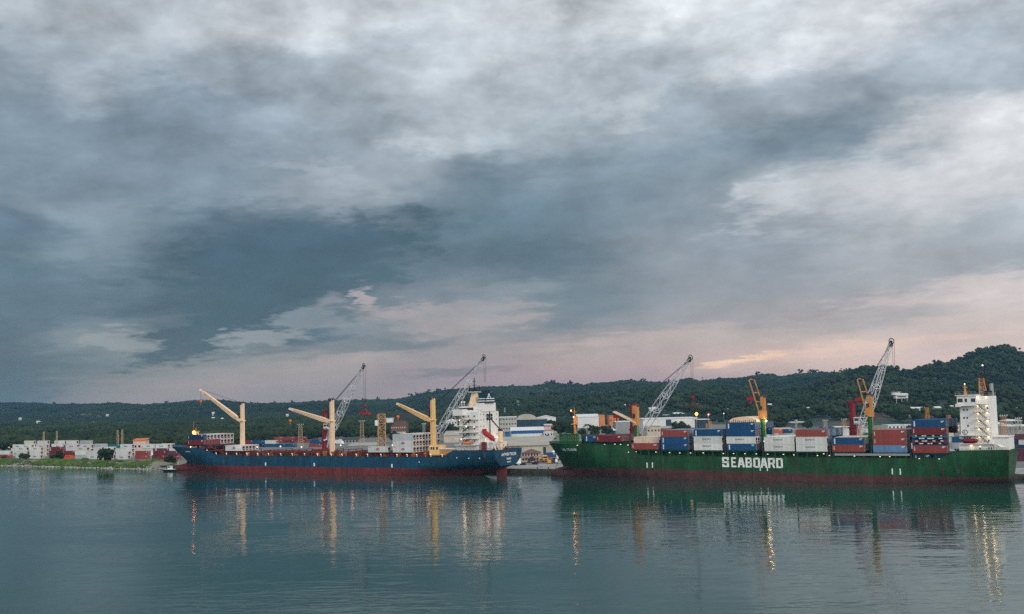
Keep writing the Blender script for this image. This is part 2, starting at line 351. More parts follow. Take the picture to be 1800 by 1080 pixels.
    vo = N.new('ShaderNodeTexVoronoi'); vo.feature = 'SMOOTH_F1'; vo.voronoi_dimensions = '2D'; vo.inputs['Scale'].default_value = 13; vo.inputs['Smoothness'].default_value = .8
    vo.inputs['Detail'].default_value = 3; vo.inputs['Roughness'].default_value = .55; vo.normalize = True; L.new(wv.outputs[0], vo.inputs['Vector'])
    billow = math_('MULTIPLY', math_('SUBTRACT', .36, vo.outputs['Distance']), BILLOW)
    # cloud texture
    d1 = noise(4.5, 10, .56, (1,5,1), 1, .6, .35, dist=.5); d2 = noise(13.0, 8, .6, (4,2,6), 1, .6, .2, dist=.3)
    k = math_('ADD', math_('MULTIPLY', math_('SUBTRACT', d1.outputs[0], .5), SKY_D1), math_('ADD', math_('MULTIPLY', math_('SUBTRACT', d2.outputs[0], .5), SKY_D2), math_('ADD', math_('MULTIPLY', math_('SUBTRACT', a1.outputs[0], .5), 1.25), math_('MULTIPLY', math_('SUBTRACT', a2.outputs[0], .5), .30))))
    k = math_('ADD', k, billow); k = math_('MULTIPLY_ADD', k, math_('ADD', fade, .14), 1.0)
    vm = N.new('ShaderNodeVectorMath'); vm.operation = 'SCALE'; L.new(prev, vm.inputs[0]); L.new(k, vm.inputs['Scale'])
    # the overcast deck is thicker overhead and thinner, brighter behind the camera where the sun is
    back = N.new('ShaderNodeMapRange'); back.inputs['From Min'].default_value = .3; back.inputs['From Max'].default_value = -.8
    back.inputs['To Min'].default_value = 1.0; back.inputs['To Max'].default_value = BACK_GAIN; L.new(y, back.inputs[0])
    v2 = N.new('ShaderNodeVectorMath'); v2.operation = 'SCALE'; L.new(vm.outputs[0], v2.inputs[0]); L.new(back.outputs[0], v2.inputs['Scale'])
    # a little clear sky shows through the deck
    sky = N.new('ShaderNodeTexSky'); sky.sky_type = 'NISHITA'; sky.sun_disc = False; sky.sun_elevation = SUN_EL; sky.sun_rotation = SUN_AZ
    mx = N.new('ShaderNodeMix'); mx.data_type = 'RGBA'; mx.inputs['Factor'].default_value = .06
    sc = N.new('ShaderNodeVectorMath'); sc.operation = 'SCALE'; sc.inputs['Scale'].default_value = .1; L.new(sky.outputs[0], sc.inputs[0])
    L.new(v2.outputs[0], mx.inputs['A']); L.new(sc.outputs[0], mx.inputs['B'])
    L.new(mx.outputs['Result'], bg.inputs['Color']); bg.inputs['Strength'].default_value = 1.0
SUN_EL = math.radians(28); SUN_AZ = math.radians(150)
SKY_D1, SKY_D2, BACK_GAIN, BILLOW = .24, .16, 1.9, .95
BACK = (206,210,214)
SKY_ROWS = [
 (720, [(119,125,133),(171,155,151),(175,157,155),(175,155,155),(185,159,157),(193,161,157),(199,167,161),(221,189,175),(233,203,187),(241,210,193)], (95,115,131), (234,212,200)),
 (680, [(109,119,129),(165,153,149),(167,153,153),(167,151,153),(177,155,155),(185,158,157),(193,167,163),(217,189,175),(229,201,187),(239,209,195)], (93,113,130), (234,212,200)),
 (655, [(93,112,127),(153,147,143),(173,157,153),(169,155,155),(167,149,155),(187,163,161),(197,172,167),(223,195,177),(219,197,185),(214,195,183)], (87,111,130), (219,202,195)),
 (620, [(81,106,125),(113,127,137),(149,149,151),(163,155,155),(161,152,155),(181,167,165),(187,173,169),(189,177,173),(207,193,187),(205,191,183)], (85,109,129), (214,202,197)),
 (580, [(74,102,124),(126,140,150),(76,104,124),(95,116,134),(152,150,154),(128,136,146),(154,154,161),(165,160,165),(170,166,170),(206,196,195)], (80,106,128), (200,196,196)),
 (520, [(86,114,136),(86,112,134),(64,94,116),(88,112,131),(128,138,150),(104,126,143),(146,153,164),(146,154,166),(168,172,180),(158,166,176)], (86,112,134), (184,188,194)),
 (450, [(88,117,139),(104,128,149),(68,98,121),(70,100,123),(92,118,138),(88,114,134),(136,150,163),(140,152,166),(178,183,190),(176,184,193)], (90,116,138), (186,190,198)),
 (380, [(92,121,143),(122,143,160),(84,112,135),(76,106,129),(90,118,139),(104,130,149),(126,144,159),(150,163,175),(196,198,202),(200,203,208)], (95,120,142), (196,200,206)),
 (300, [(112,135,156),(122,142,160),(122,142,160),(150,162,173),(108,132,150),(116,139,157),(130,150,166),(120,142,160),(142,158,173),(214,217,221)], (110,132,152), (205,208,213)),
 (200, [(128,148,166),(116,136,155),(136,153,170),(148,163,176),(174,186,196),(160,173,184),(150,166,180),(158,172,185),(152,167,182),(162,176,189)], (125,144,162), (175,186,196)),
 (100, [(132,149,165),(164,176,187),(150,164,178),(158,171,183),(178,188,197),(178,188,197),(170,182,192),(194,202,210),(192,200,209),(180,190,201)], (140,154,168), (190,198,206)),
 (0,   [(168,178,188),(172,182,190),(178,186,194),(190,197,204),(188,196,204),(198,205,211),(204,211,217),(198,205,212),(214,218,224),(216,219,225)], (168,178,188), (210,214,220)),
 (-500,[(170,180,190),(172,182,190),(178,186,194),(184,192,200),(188,196,204),(192,200,207),(196,203,210),(198,205,212),(204,209,215),(208,212,218)], (168,178,188), (204,209,216)),
]
SKY_PATCHES = [(380,560,160,36,20,(56,88,110),.8),(560,430,260,80,8,(62,94,116),.75),(380,490,180,70,-5,(60,92,114),.7),(60,480,90,90,0,(84,112,135),.5),(60,385,70,50,0,(86,114,138),.6),(30,230,70,40,0,(112,132,152),.5),
 (655,498,26,30,60,(172,164,168),.85),(592,508,20,26,80,(142,148,158),.7),(800,548,170,34,-4,(168,158,160),.75),(560,545,70,26,0,(132,146,157),.75),(440,578,75,18,3,(144,152,158),.8),(900,520,120,26,8,(136,148,158),.6),(640,560,140,16,4,(140,148,156),.6),(225,578,58,20,4,(146,154,160),.8),
 (700,595,150,10,4,(80,108,128),.5),(800,648,110,9,2,(120,122,136),.65),(1120,610,200,10,3,(196,178,172),.5),(560,628,220,8,3,(172,160,158),.55),(300,640,140,7,3,(150,150,154),.5),(1010,560,60,14,10,(100,124,143),.5),(960,625,160,9,3,(165,152,156),.5),(1500,648,260,9,4,(236,205,184),.65),(1305,657,75,6,3,(255,216,170),.85),(1720,570,220,34,5,(222,208,204),.5),(1560,600,160,14,4,(168,166,174),.5),
 (1640,350,300,50,14,(202,207,213),.32),(1790,318,120,60,12,(218,220,225),.42),(30,600,70,120,0,(76,102,122),.6),(1420,392,110,18,12,(196,200,206),.6),(1700,460,120,30,12,(160,172,184),.5),
 (730,222,120,30,-6,(196,205,212),.6),(1110,168,100,30,5,(200,207,213),.55),(470,243,80,18,-22,(164,178,189),.7),(600,292,70,15,-10,(156,168,179),.65),(150,340,110,34,-10,(134,153,168),.55),(170,420,110,26,-8,(124,145,161),.5),
 (1560,70,280,52,12,(218,222,227),.4),(600,40,160,44,-10,(200,207,214),.55),(180,120,90,60,-10,(164,178,190),.5),(480,370,150,40,-5,(74,105,128),.55),(900,340,120,34,3,(100,126,146),.5),(1180,300,200,22,8,(120,142,160),.5),(1650,230,160,24,10,(150,166,181),.55),(300,190,120,36,-15,(122,141,160),.5),(400,150,90,24,-12,(152,166,180),.5)]
build_world()
sun = bpy.data.lights.new('sun', 'SUN'); sun.energy = 1.1; sun.angle = math.radians(14); sun.color = (1.0,.93,.84)
so = bpy.data.objects.new('sun', sun); C.objects.link(so)
sd = Vector((_s(SUN_AZ)*_c(SUN_EL), _c(SUN_AZ)*_c(SUN_EL), _s(SUN_EL)))
so.rotation_euler = sd.to_track_quat('Z', 'Y').to_euler()
def point(name, loc, col, energy, parent=None, r=.25):
    l = bpy.data.lights.new(name, 'POINT'); l.energy = energy; l.color = col; l.shadow_soft_size = r
    o = bpy.data.objects.new(name, l); C.objects.link(o); o.location = loc
    if parent: o.parent = parent
    return o
# ---------------------------------------------------------------- camera
cam = bpy.data.cameras.new('camera'); cam.sensor_width = 36; cam.lens = 40; cam.clip_start = 1; cam.clip_end = 60000
co = bpy.data.objects.new('camera', cam); C.objects.link(co)
co.matrix_world = Matrix.Translation((0,0,H)) @ Matrix((RT, UPV, -FW)).transposed().to_4x4()
bpy.context.scene.camera = co
# ================================================================ SETTING
# water: one big sheet
wm = MB(); wm.add([(-8800,-1500,0),(8800,-1500,0),(8800,5650,0),(-8800,5650,0)], [(0,1,2,3)]); structure(wm.build('water', M['water']))
# land: everything behind the quay wall / shore line
SHORE = [(-2600,200),(-1400,120),(-900,80),(-640,52),(-520,42),(-440,31),(-400,27),(-350,22),(-300,18),(-262,14),(-252,18)]
QV = 25.5; GZ = 2.0
lm = MB(); pts = [W(u, v+ (10 if u < -255 else 0), GZ) for u, v in SHORE] + [W(-251, QV, GZ), W(2600, QV, GZ)]
far = [Vector((8500, 5600, GZ)), Vector((-8500, 5600, GZ)), Vector((-8500, 5350, GZ))]
lm.add(pts+far, [tuple(range(len(pts)+3))]); structure(lm.build('ground', M['ground']))
# quay wall with a cope, deck apron and yard tarmac
q = MB(); a, b = -251, 2600
def uvbox(mb, u0, u1, v0, v1, z0, z1):
    P = [W(u,v,z) for z in (z0,z1) for u,v in ((u0,v0),(u1,v0),(u1,v1),(u0,v1))]
    mb.add(P, [(0,3,2,1),(4,5,6,7),(0,1,5,4),(1,2,6,5),(2,3,7,6),(3,0,4,7)]); return mb
uvbox(q, a, 420, QV-.25, QV+1.2, -1.5, GZ+.012)
for i in range(66): uvbox(q, a+2+i*10, a+3.0+i*10, QV-.7, QV-.25, -1.5, 1.5)
q.build('quay_wall', M['quay_face']); structure(bpy.data.objects['quay_wall'])
q = MB(); uvbox(q, a, 420, QV+1.2, 62, GZ-.3, GZ+.008); structure(q.build('quay_apron', M['concrete']))
q = MB(); q.add([W(-520,95,GZ+.004),W(-255,62,GZ+.004),W(420,62,GZ+.004),W(420,420,GZ+.004),W(-520,420,GZ+.004)], [(0,1,2,3,4)]); structure(q.build('yard_pavement', M['tarmac']))
# joints in the apron
q = MB()
for u in range(-240, 420, 12): q.add([W(u,QV+1.3,GZ+.013),W(u+.25,QV+1.3,GZ+.013),W(u+.25,61.8,GZ+.013),W(u,61.8,GZ+.013)], [(0,1,2,3)])
structure(q.build('pavement_joint_lines', M['dark_grey']))
# grassy bank
bm_v, bm_f = [], []
us = np.arange(-900, -248, 2.0); K = 15
sv = np.interp(us, [p[0] for p in SHORE], [p[1] for p in SHORE])
rb = np.random.default_rng(3); lump = np.interp(us, np.arange(-900,-240,9.0), rb.uniform(-.5,.7,74)[:len(np.arange(-900,-240,9.0))])
jag = np.interp(us, np.arange(-900,-240,5.0), rb.uniform(-1.2,1.2,140)[:len(np.arange(-900,-240,5.0))])
prof = [(0,-1.0),(.6,-.1),(1.2,.35),(2,.8),(3.2,1.4),(4.5,2.1),(6,2.7),(7.5,3.2),(9,3.5),(11,3.6),(13,3.3),(15,2.9),(17,2.5),(20,2.2),(23,1.9)]
for i, u in enumerate(us):
    endf = min(1.0, max(.15, (-246-u)/14))
    for k, (dv, z) in enumerate(prof):
        zz = z + (lump[i]*min(1, max(0, (z-.5)/1.5)) + rb.uniform(-.22,.22) if 2 < k < 12 else 0)
        bm_v.append(tuple(W(u, sv[i]+jag[i]*.5+dv, zz if zz < 1 else 1+(zz-1)*endf)))
for i in range(len(us)-1):
    for k in range(K-1): n0 = i*K+k; bm_f.append((n0, n0+K, n0+K+1, n0+1))
me = bpy.data.meshes.new('embankment'); me.from_pydata(bm_v, [], bm_f); me.materials.append(M['ground']); structure(link('embankment_terrain', me))
# ---------------------------------------------------------------- hills
CREST1 = [(-900,712),(-300,713),(-100,711),(0,712),(60,711),(100,712.5),(160,711),(230,713),(300,710.5),(340,707.5),(390,709),(450,713),(500,710),(540,711),(575,708),(640,707.5),(690,707.5),(715,704),(738,698),(772,692),(810,687.5),(865,685),(923,684),(945,682),(965,678.5),(1000,680),(1012,679),(1022,682),(1035,679),(1060,680),(1106,677.5),(1130,679),(1171,681),(1199,674.5),(1210,673),(1227,677),(1245,674.5),(1261,671.5),(1292,672),(1312,668.5),(1335,663.5),(1353,663),(1366,668.5),(1392,664),(1440,662),(1500,661),(1600,664),(1900,668),(2700,672)]
CREST2 = [(-900,790),(1240,770),(1300,752),(1345,733),(1380,707),(1420,685),(1463,664),(1494,657),(1514,650.5),(1535,651.5),(1557,652.6),(1575,656),(1606,656),(1618,650),(1632,646.5),(1663,644.5),(1678,637),(1694,634.5),(1710,624),(1738,620),(1751,615),(1769,614),(1780,621),(1790,629),(1810,636),(1900,650),(2100,675),(2700,700)]
def D1(x): return np.interp(x, [-900,0,700,900,1400,2700], [4200,3900,3300,3000,2700,2600])
def D2(x): return np.interp(x, [-900,1300,1500,1800,2700], [1800,1800,1850,1950,1900])
_ng = np.random.default_rng(11).uniform(-1, 1, (128,128))
def vnoise(x, y):
    xi = np.floor(x).astype(int); yi = np.floor(y).astype(int); fx = x-xi; fy = y-yi; fx = fx*fx*(3-2*fx); fy = fy*fy*(3-2*fy)
    g = lambda a, b: _ng[a % 128, b % 128]
    return (g(xi,yi)*(1-fx)+g(xi+1,yi)*fx)*(1-fy)+(g(xi,yi+1)*(1-fx)+g(xi+1,yi+1)*fx)*fy
def fbm(x, y, o=4): return sum(vnoise(x*2**k+k*17, y*2**k+k*31)*.5**k for k in range(o))
def hz(X, Y):
    X = np.asarray(X, float); Y = np.asarray(Y, float); x = 900+2000*X/Y
    out = np.zeros_like(X)
    for cr, Df, wf, bare in ((CREST1, D1, 1500, 8), (CREST2, D2, 760, 8)):
        xc = np.interp(x, [p[0] for p in cr], [p[1] for p in cr]); D = Df(x)
        zc = H + (hor(x)-xc)/2000*D - bare; zc = np.maximum(zc, 0)
        t = np.clip((Y-(D-wf))/wf, 0, 1); b_ = np.clip(1-(Y-D)/1400, 0, 1)
        spur = fbm(X/260+5, Y/420+3)*.46 + fbm(X/90, Y/120)*.12
        s = np.clip(t**1.25, 0, 1); s = s + spur*4*s*(1-s)*.6
        out = np.maximum(out, zc*np.clip(s, 0, 1.15)*np.where(Y > D, b_**.5, 1))
    roll = np.clip((Y-1500)/700, 0, 1)*np.clip(1+fbm(X/300+40, Y/300), .2, 2)*7
    return out + roll
xs = np.arange(-420, 2280, 5.0); ys = np.concatenate([np.arange(1000, 2100, 22.0), np.arange(2100, 5400, 50.0)])
XP, YP = np.meshgrid(xs, ys, indexing='ij'); XX = (XP-900)/2000*YP; ZZ = GZ-.4+hz(XX, YP); nx, ny = XX.shape
vs = np.stack([XX, YP, ZZ], -1).reshape(-1, 3)
idx = np.arange(nx*ny).reshape(nx, ny); fs = np.stack([idx[:-1,:-1], idx[1:,:-1], idx[1:,1:], idx[:-1,1:]], -1).reshape(-1, 4)
def np_mesh(name, vs, fs, mat, tint=None, attr='tint', smooth=False):
    me = bpy.data.meshes.new(name); k = fs.shape[1]
    me.vertices.add(len(vs)); me.vertices.foreach_set('co', vs.astype(np.float32).ravel())
    me.loops.add(fs.size); me.loops.foreach_set('vertex_index', fs.astype(np.int32).ravel())
    me.polygons.add(len(fs)); me.polygons.foreach_set('loop_start', np.arange(0, fs.size, k, dtype=np.int32))
    me.update(calc_edges=True)
    if tint is not None:
        a_ = me.attributes.new(attr, 'FLOAT', 'POINT'); a_.data.foreach_set('value', tint.astype(np.float32))
    if smooth: me.polygons.foreach_set('use_smooth', np.ones(len(fs), bool))
    me.materials.append(mat); me.validate(); return me
def soil(X, Y):
    x = 900+2000*X/Y; z = GZ+hz(X, Y); y = hor(x) - (z-H)/Y*2000
    return np.exp(-((x-1082)/46)**2 - ((y-713.0)/8.5)**2) * (Y > 1900)
me = np_mesh('hills', vs, fs, M['hill_ground'], soil(XX, YP).ravel(), 'soil', True); structure(link('hills', me))
# ---------------------------------------------------------------- forest masses
def ico(sub):
    bm = bmesh.new(); bmesh.ops.create_icosphere(bm, subdivisions=sub, radius=1); v = np.array([p.co[:] for p in bm.verts]); f = np.array([[q.index for q in p.verts] for p in bm.faces]); bm.free(); return v, f
def blobs(name, P, R, tint, mat, sub=1, jit=.28, sz=.85):
    bv, bf = ico(sub); n = len(P); th = RNG.uniform(0, 6.28, n); c_, s_ = np.cos(th), np.sin(th)
    v = bv[None]*(1+RNG.uniform(-jit, jit, (n, len(bv), 1)))
    x = v[...,0]*c_[:,None]-v[...,1]*s_[:,None]; y = v[...,0]*s_[:,None]+v[...,1]*c_[:,None]
    v = np.stack([x, y, v[...,2]*sz], -1)*R[:,None,None]+P[:,None,:]
    f = bf[None]+(np.arange(n)*len(bv))[:,None,None]
    return np_mesh(name, v.reshape(-1,3), f.reshape(-1,3), mat, np.repeat(tint, len(bv)))
# far woods on the hillsides
def scatter(n, xr, yr, keep):
    xp = RNG.uniform(*xr, n); Y = np.sqrt(RNG.uniform(yr[0]**2, yr[1]**2, n)); X = (xp-900)/2000*Y
    k = keep(xp, X, Y); return X[k], Y[k]
def hill_keep(xp, X, Y):
    z = hz(X, Y); zf = hz(X, Y+60); D = np.where(xp > 1380, np.maximum(D2(xp), 0), D1(xp))
    ok = (Y < D1(xp)+90) & (z > .8) & (soil(X, Y) < .22)
    front = (hz(X, Y-60) < z+3) | (RNG.random(len(X)) < .35)
    return ok & front
X, Y = scatter(62000, (-60,1880), (1350,4000), hill_keep); Z = GZ+hz(X, Y)
R = RNG.uniform(3.0, 5.8, len(X)); t = np.clip(.42+1.05*fbm(X/170+9, Y/260)+.35*fbm(X/45, Y/60)+RNG.normal(0,.10,len(X)), 0, 1)
me = blobs('hillside_forest', np.stack([X,Y,Z+R*.35],-1), R, t, M['leaves_far'], 1, .25, .75); tag(link('hillside_forest', me), 'dense rainforest canopy covering the distant hills', 'forest', kind='stuff')
# crest trees that stand out against the sky
xp = np.concatenate([RNG.uniform(0,1800,60), RNG.normal(1500,14,12), RNG.normal(1700,30,12), RNG.normal(1640,20,8), RNG.normal(700,30,6)]); Dc = np.where(xp > 1490, D2(xp), D1(xp))
Y = Dc+RNG.uniform(-30,30,len(xp)); X = (xp-900)/2000*Y; Z = GZ+hz(X, Y); PP = []; RR = []; TT = []
for i in range(len(xp)):
    hh = RNG.uniform(3, 9)
    for k in range(9):
        PP.append((X[i]+RNG.normal(0,3.2), Y[i]+RNG.normal(0,3), Z[i]+hh+RNG.normal(0,2.2))); RR.append(RNG.uniform(1.2,3.0)); TT.append(RNG.uniform(0,.4))
    for k in range(4): PP.append((X[i]+RNG.normal(0,.3), Y[i], Z[i]+hh*k/4)); RR.append(1.0); TT.append(.1)
me = blobs('crest_forest', np.array(PP), np.array(RR), np.array(TT), M['leaves_far'], 1, .4, .8); tag(link('crest_forest', me), 'taller emergent trees along the hill crests', 'forest', kind='stuff')
# valley woods between the port and the hills, with finer crowns
def clumps(X, Y, Z, R, nsub):
    P = []; Q = []; T = []
    base = np.clip(.42+.5*fbm(X/60, Y/80)+RNG.normal(0,.22,len(X)), 0, 1)
    for k in range(nsub):
        a_ = RNG.uniform(0, 6.28, len(X)); e = RNG.uniform(0, 1, len(X)); r = R*RNG.uniform(.35,.8,len(X))
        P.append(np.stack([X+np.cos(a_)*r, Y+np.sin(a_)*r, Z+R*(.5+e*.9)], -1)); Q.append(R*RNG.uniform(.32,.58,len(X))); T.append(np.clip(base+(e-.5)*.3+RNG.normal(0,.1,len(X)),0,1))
    return np.concatenate(P), np.concatenate(Q), np.concatenate(T)
def keepA(xp, X, Y): return (Y > np.interp(xp, [-60,200,420,560,780,800], [990,930,1010,1080,1180,1600])) & (RNG.random(len(X)) < np.clip(1500/Y, .3, 1)) & ~((Y > 1350) & (Y < 1500) & (xp > 20) & (xp < 130))
X, Y = scatter(6200, (-60,800), (900,2000), keepA); R = RNG.uniform(5, 8.5, len(X))*np.clip(Y/1600, .75, 1.0); Z = GZ+hz(X, Y)
P, Q, T = clumps(X, Y, Z, R, 7); me = blobs('valley_forest', P, Q, T, M['leaves_mid'], 1, .38, .8); tag(link('valley_forest', me), 'dense green woods on the flat land behind the container yard', 'forest', kind='stuff')
def keepB(xp, X, Y): return (Y > np.interp(xp, [780,1000,1150,1260,1330,1500,1620,1880], [1650,1560,1700,1400,1180,1180,1120,1000])) & (RNG.random(len(X)) < np.clip(1500/Y, .3, 1))
X, Y = scatter(5200, (780,1880), (1000,2200), keepB); R = RNG.uniform(4.5, 8, len(X)); Z = GZ+hz(X, Y)
P, Q, T = clumps(X, Y, Z, R, 6); me = blobs('woodland_undergrowth', P, Q, T, M['leaves_mid'], 1, .38, .8); tag(link('town_fringe_forest', me), 'green woods at the foot of the hills behind the terminal', 'forest', kind='stuff')
# grass and scrub on the bank
n = 9000; u = RNG.uniform(-640, -250, n); dv = RNG.uniform(1.4, 15, n); v = np.interp(u, [p[0] for p in SHORE], [p[1] for p in SHORE])+dv
zz = np.interp(dv, [p[0] for p in prof], [p[1] for p in prof])*np.where(u > -260, .55, 1)
patch = fbm(u/9, v/5); kk = (patch > -.75) & (u < -252); u, v, zz, patch = u[kk], v[kk], zz[kk], patch[kk]
P = np.stack([u*_c(PHI)+v*_s(PHI), D0-u*_s(PHI)+v*_c(PHI), zz+.15], -1); R = RNG.uniform(.35, 1.0, len(u))*np.clip(1+patch*.6, .4, 1.8)
me = blobs('bank_grass', P, R, np.clip(.5+patch*.45+RNG.normal(0,.18,len(u)),0,1), M['grass'], 1, .5, .75); tag(link('bank_grass', me), 'bright green grass and scrub covering the shore bank', 'grass', kind='stuff')
# pale stones at the water line
n = 700; u = RNG.uniform(-640, -250, n); v = np.interp(u, [p[0] for p in SHORE], [p[1] for p in SHORE])+RNG.uniform(.2,1.6,n)
P = np.stack([u*_c(PHI)+v*_s(PHI), D0-u*_s(PHI)+v*_c(PHI), RNG.uniform(-.05,.4,n)], -1)
me = blobs('shore_rubble', P, RNG.uniform(.25,.7,n), RNG.random(n), M['wall_concrete'], 1, .4, .6); tag(link('shore_rubble', me), 'pale broken stones along the water line of the bank', 'rubble', kind='stuff')
# ---------------------------------------------------------------- single trees
def tree(loc, h, r, label, group, mat='leaves_near', cat='tree', squat=.8, seed=0, n=420, palm=False):
    rg = np.random.default_rng(seed); t = thing('palm_tree' if palm else ('shore_bush' if cat == 'bush' else 'broadleaf_tree'), label, cat, loc, 0, group)
    tk = MB(); tk.cyl((0,0,-.5), (r*.06,0,h*.55), r*.09+.08, r*.05+.05, 7)
    if palm:
        tk.cyl((r*.06,0,h*.55), (r*.1,0,h*.86), r*.05+.05, .12, 7); tk.build('trunk', M['bark'], t)
        V = []; Fs = []
        for k in range(26):
            a_ = k*2.4; dr = rg.uniform(-.3,.9); L_ = r*rg.uniform(.8,1.1); pr = Vector((r*.1,0,h*.86))
            for j in range(8):
                f = (j+1)/8; p = Vector((r*.1+_c(a_)*L_*f, _s(a_)*L_*f, h*.86+L_*(.5*f*(1-dr)-f*f*.75))); w = L_*.13*(1.1-f); sd_ = Vector((-_s(a_), _c(a_), -.35))*w
                n0 = len(V); V += [pr-sd_, pr+sd_, p+sd_*.9, p-sd_*.9]; Fs.append((n0,n0+1,n0+2,n0+3)); pr = p
        me = np_mesh('crown', np.array([tuple(q_) for q_ in V]), np.array(Fs), M[mat], rg.random(len(V))); link('crown', me, t); return t
    for k in range(5):
        a_ = k*1.9; tk.cyl((0,0,h*(.3+.05*k)), (_c(a_)*r*.55, _s(a_)*r*.55, h*(.55+.06*k)), r*.045+.04, .04, 5)
    tk.build('trunk', M['bark'], t)
    cl = rg.uniform(-1, 1, (16,3)); cl /= np.maximum(1, np.linalg.norm(cl, axis=1))[:,None]
    cc = np.stack([cl[:,0]*r*.62, cl[:,1]*r*.62, h*.6+cl[:,2]*h*.27], -1); ct = rg.uniform(0,1,16)
    ci = rg.integers(0, 16, n); d = rg.normal(0,1,(n,3)); d /= np.linalg.norm(d, axis=1)[:,None]
    rad = r*.38*rg.uniform(.6,1.1,n); P = cc[ci]+d*rad[:,None]*np.array([1,1,squat]); S = r*rg.uniform(.07,.16,n)
    a1 = rg.normal(0,1,(n,3)); a1 -= d*(a1*d).sum(1)[:,None]*.6; a1 /= np.linalg.norm(a1,axis=1)[:,None]; a2 = np.cross(d, a1)
    V = np.stack([P-a1*S[:,None]-a2*S[:,None]*.6, P+a1*S[:,None]-a2*S[:,None]*.6, P+a1*S[:,None]*.7+a2*S[:,None]*.7, P-a1*S[:,None]*.7+a2*S[:,None]*.7], 1)
    bv, bf = ico(1); core = cc[:,None,:]+bv[None]*(r*.30*rg.uniform(.8,1.15,(16,len(bv),1)))*np.array([1,1,squat]); cf = bf[None]+(np.arange(16)*len(bv))[:,None,None]
    tv = np.concatenate([core.reshape(-1,3)]); qf = np.arange(n*4).reshape(n,4)
    # leaf quads are split to triangles so that crown is one mesh
    allv = np.concatenate([V.reshape(-1,3), tv]); tri = np.concatenate([qf[:,[0,1,2]], qf[:,[0,2,3]], cf.reshape(-1,3)+n*4])
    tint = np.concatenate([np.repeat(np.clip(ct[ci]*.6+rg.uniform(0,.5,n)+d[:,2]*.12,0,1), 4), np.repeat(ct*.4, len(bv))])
    link('crown', np_mesh('crown', allv, tri, M[mat], tint), t); return t
def gpt(x, y, z=GZ):
    r = ray(x, y); t_ = (z-H)/r.z; return Vector((r.x*t_, r.y*t_, z))
BT = 'bushes on the shore bank'
for i, (x, y, h, r, lb) in enumerate([(6,812,4.5,3.2,'low green bush on the bank at the west end of the shore'), (42,813,6.5,4.2,'dark round bush on the bank below the white container stacks'),
        (100,814,7.5,5.0,'dark spreading bush on the bank in front of the orange container'), (186,817,11,6.0,'tallest dark tree on the bank reaching over the water'),
        (150,812,2.6,3.2,'small bright bush on the bank east of the dark spreading bush'), (300,819,6.5,4.5,'green bush beside the bow of the blue ship'), (272,815,3,3.6,'low bush on the bank near the moored workboats')]):
    p = gpt(x, y, 1.2); tree((p.x, p.y, 1.0), h, r, lb, BT, cat='bush' if h < 8 else 'tree', seed=i+20, n=500, palm=False, mat='leaves_near' if h < 4 else 'leaves_mid')
TT_ = 'trees in the town behind the quay'
for i, (x, yb, yt, Y, r, lb, pm) in enumerate([(986,768,739,1010,9,'big dark broadleaf tree behind the bow of the green ship',0),(1003,768,744,1000,7,'smaller dark tree close to the foremast of the green ship',0),(970,752,738,1200,7,'dark tree beside the long hangar',0),
        (1032,765,743,900,4.5,'shaggy palm behind the forecastle containers',1),(1045,764,747,950,6,'dark tree in front of the white warehouse',0),(1066,764,746,960,6,'dark tree below the orange warehouse end',0),(1022,764,752,960,5,'low dark tree next to the shaggy palm',0),
        (1195,766,742,1000,9,'round dark tree in front of the long white wall',0),(1207,766,747,1010,6,'small dark tree beside the round one by the white wall',0),(1355,758,738,1050,7,'tree next to the raised green ship crane',0),(1372,758,741,1080,7,'tree under the flat canopy roof',0),(1420,756,742,1050,7,'tree between two flood light masts',0),
        (745,775,752,980,7,'dark tree behind the white refrigerated containers',0),(695,778,758,960,7,'dark tree in front of the rusty warehouse',0),(790,762,745,1100,8,'tree seen through the boom behind the white deckhouse',0),(800,765,748,1090,7,'second tree seen close to the white deckhouse',0),
        (553,784,772,930,4,'small palm among the red containers',1),(1605,765,748,900,6,'tree behind the brown container stack of the green ship',0),(1792,745,730,900,6,'tree behind the light canopy roofs',0)]):
    p = at_Y(x, yb, Y); zt = at_Y(x, yt, Y).z; tree((p.x, p.y, GZ), max(4, zt-GZ), r, lb, TT_, mat='leaves_mid', seed=i+50, n=380, palm=bool(pm))
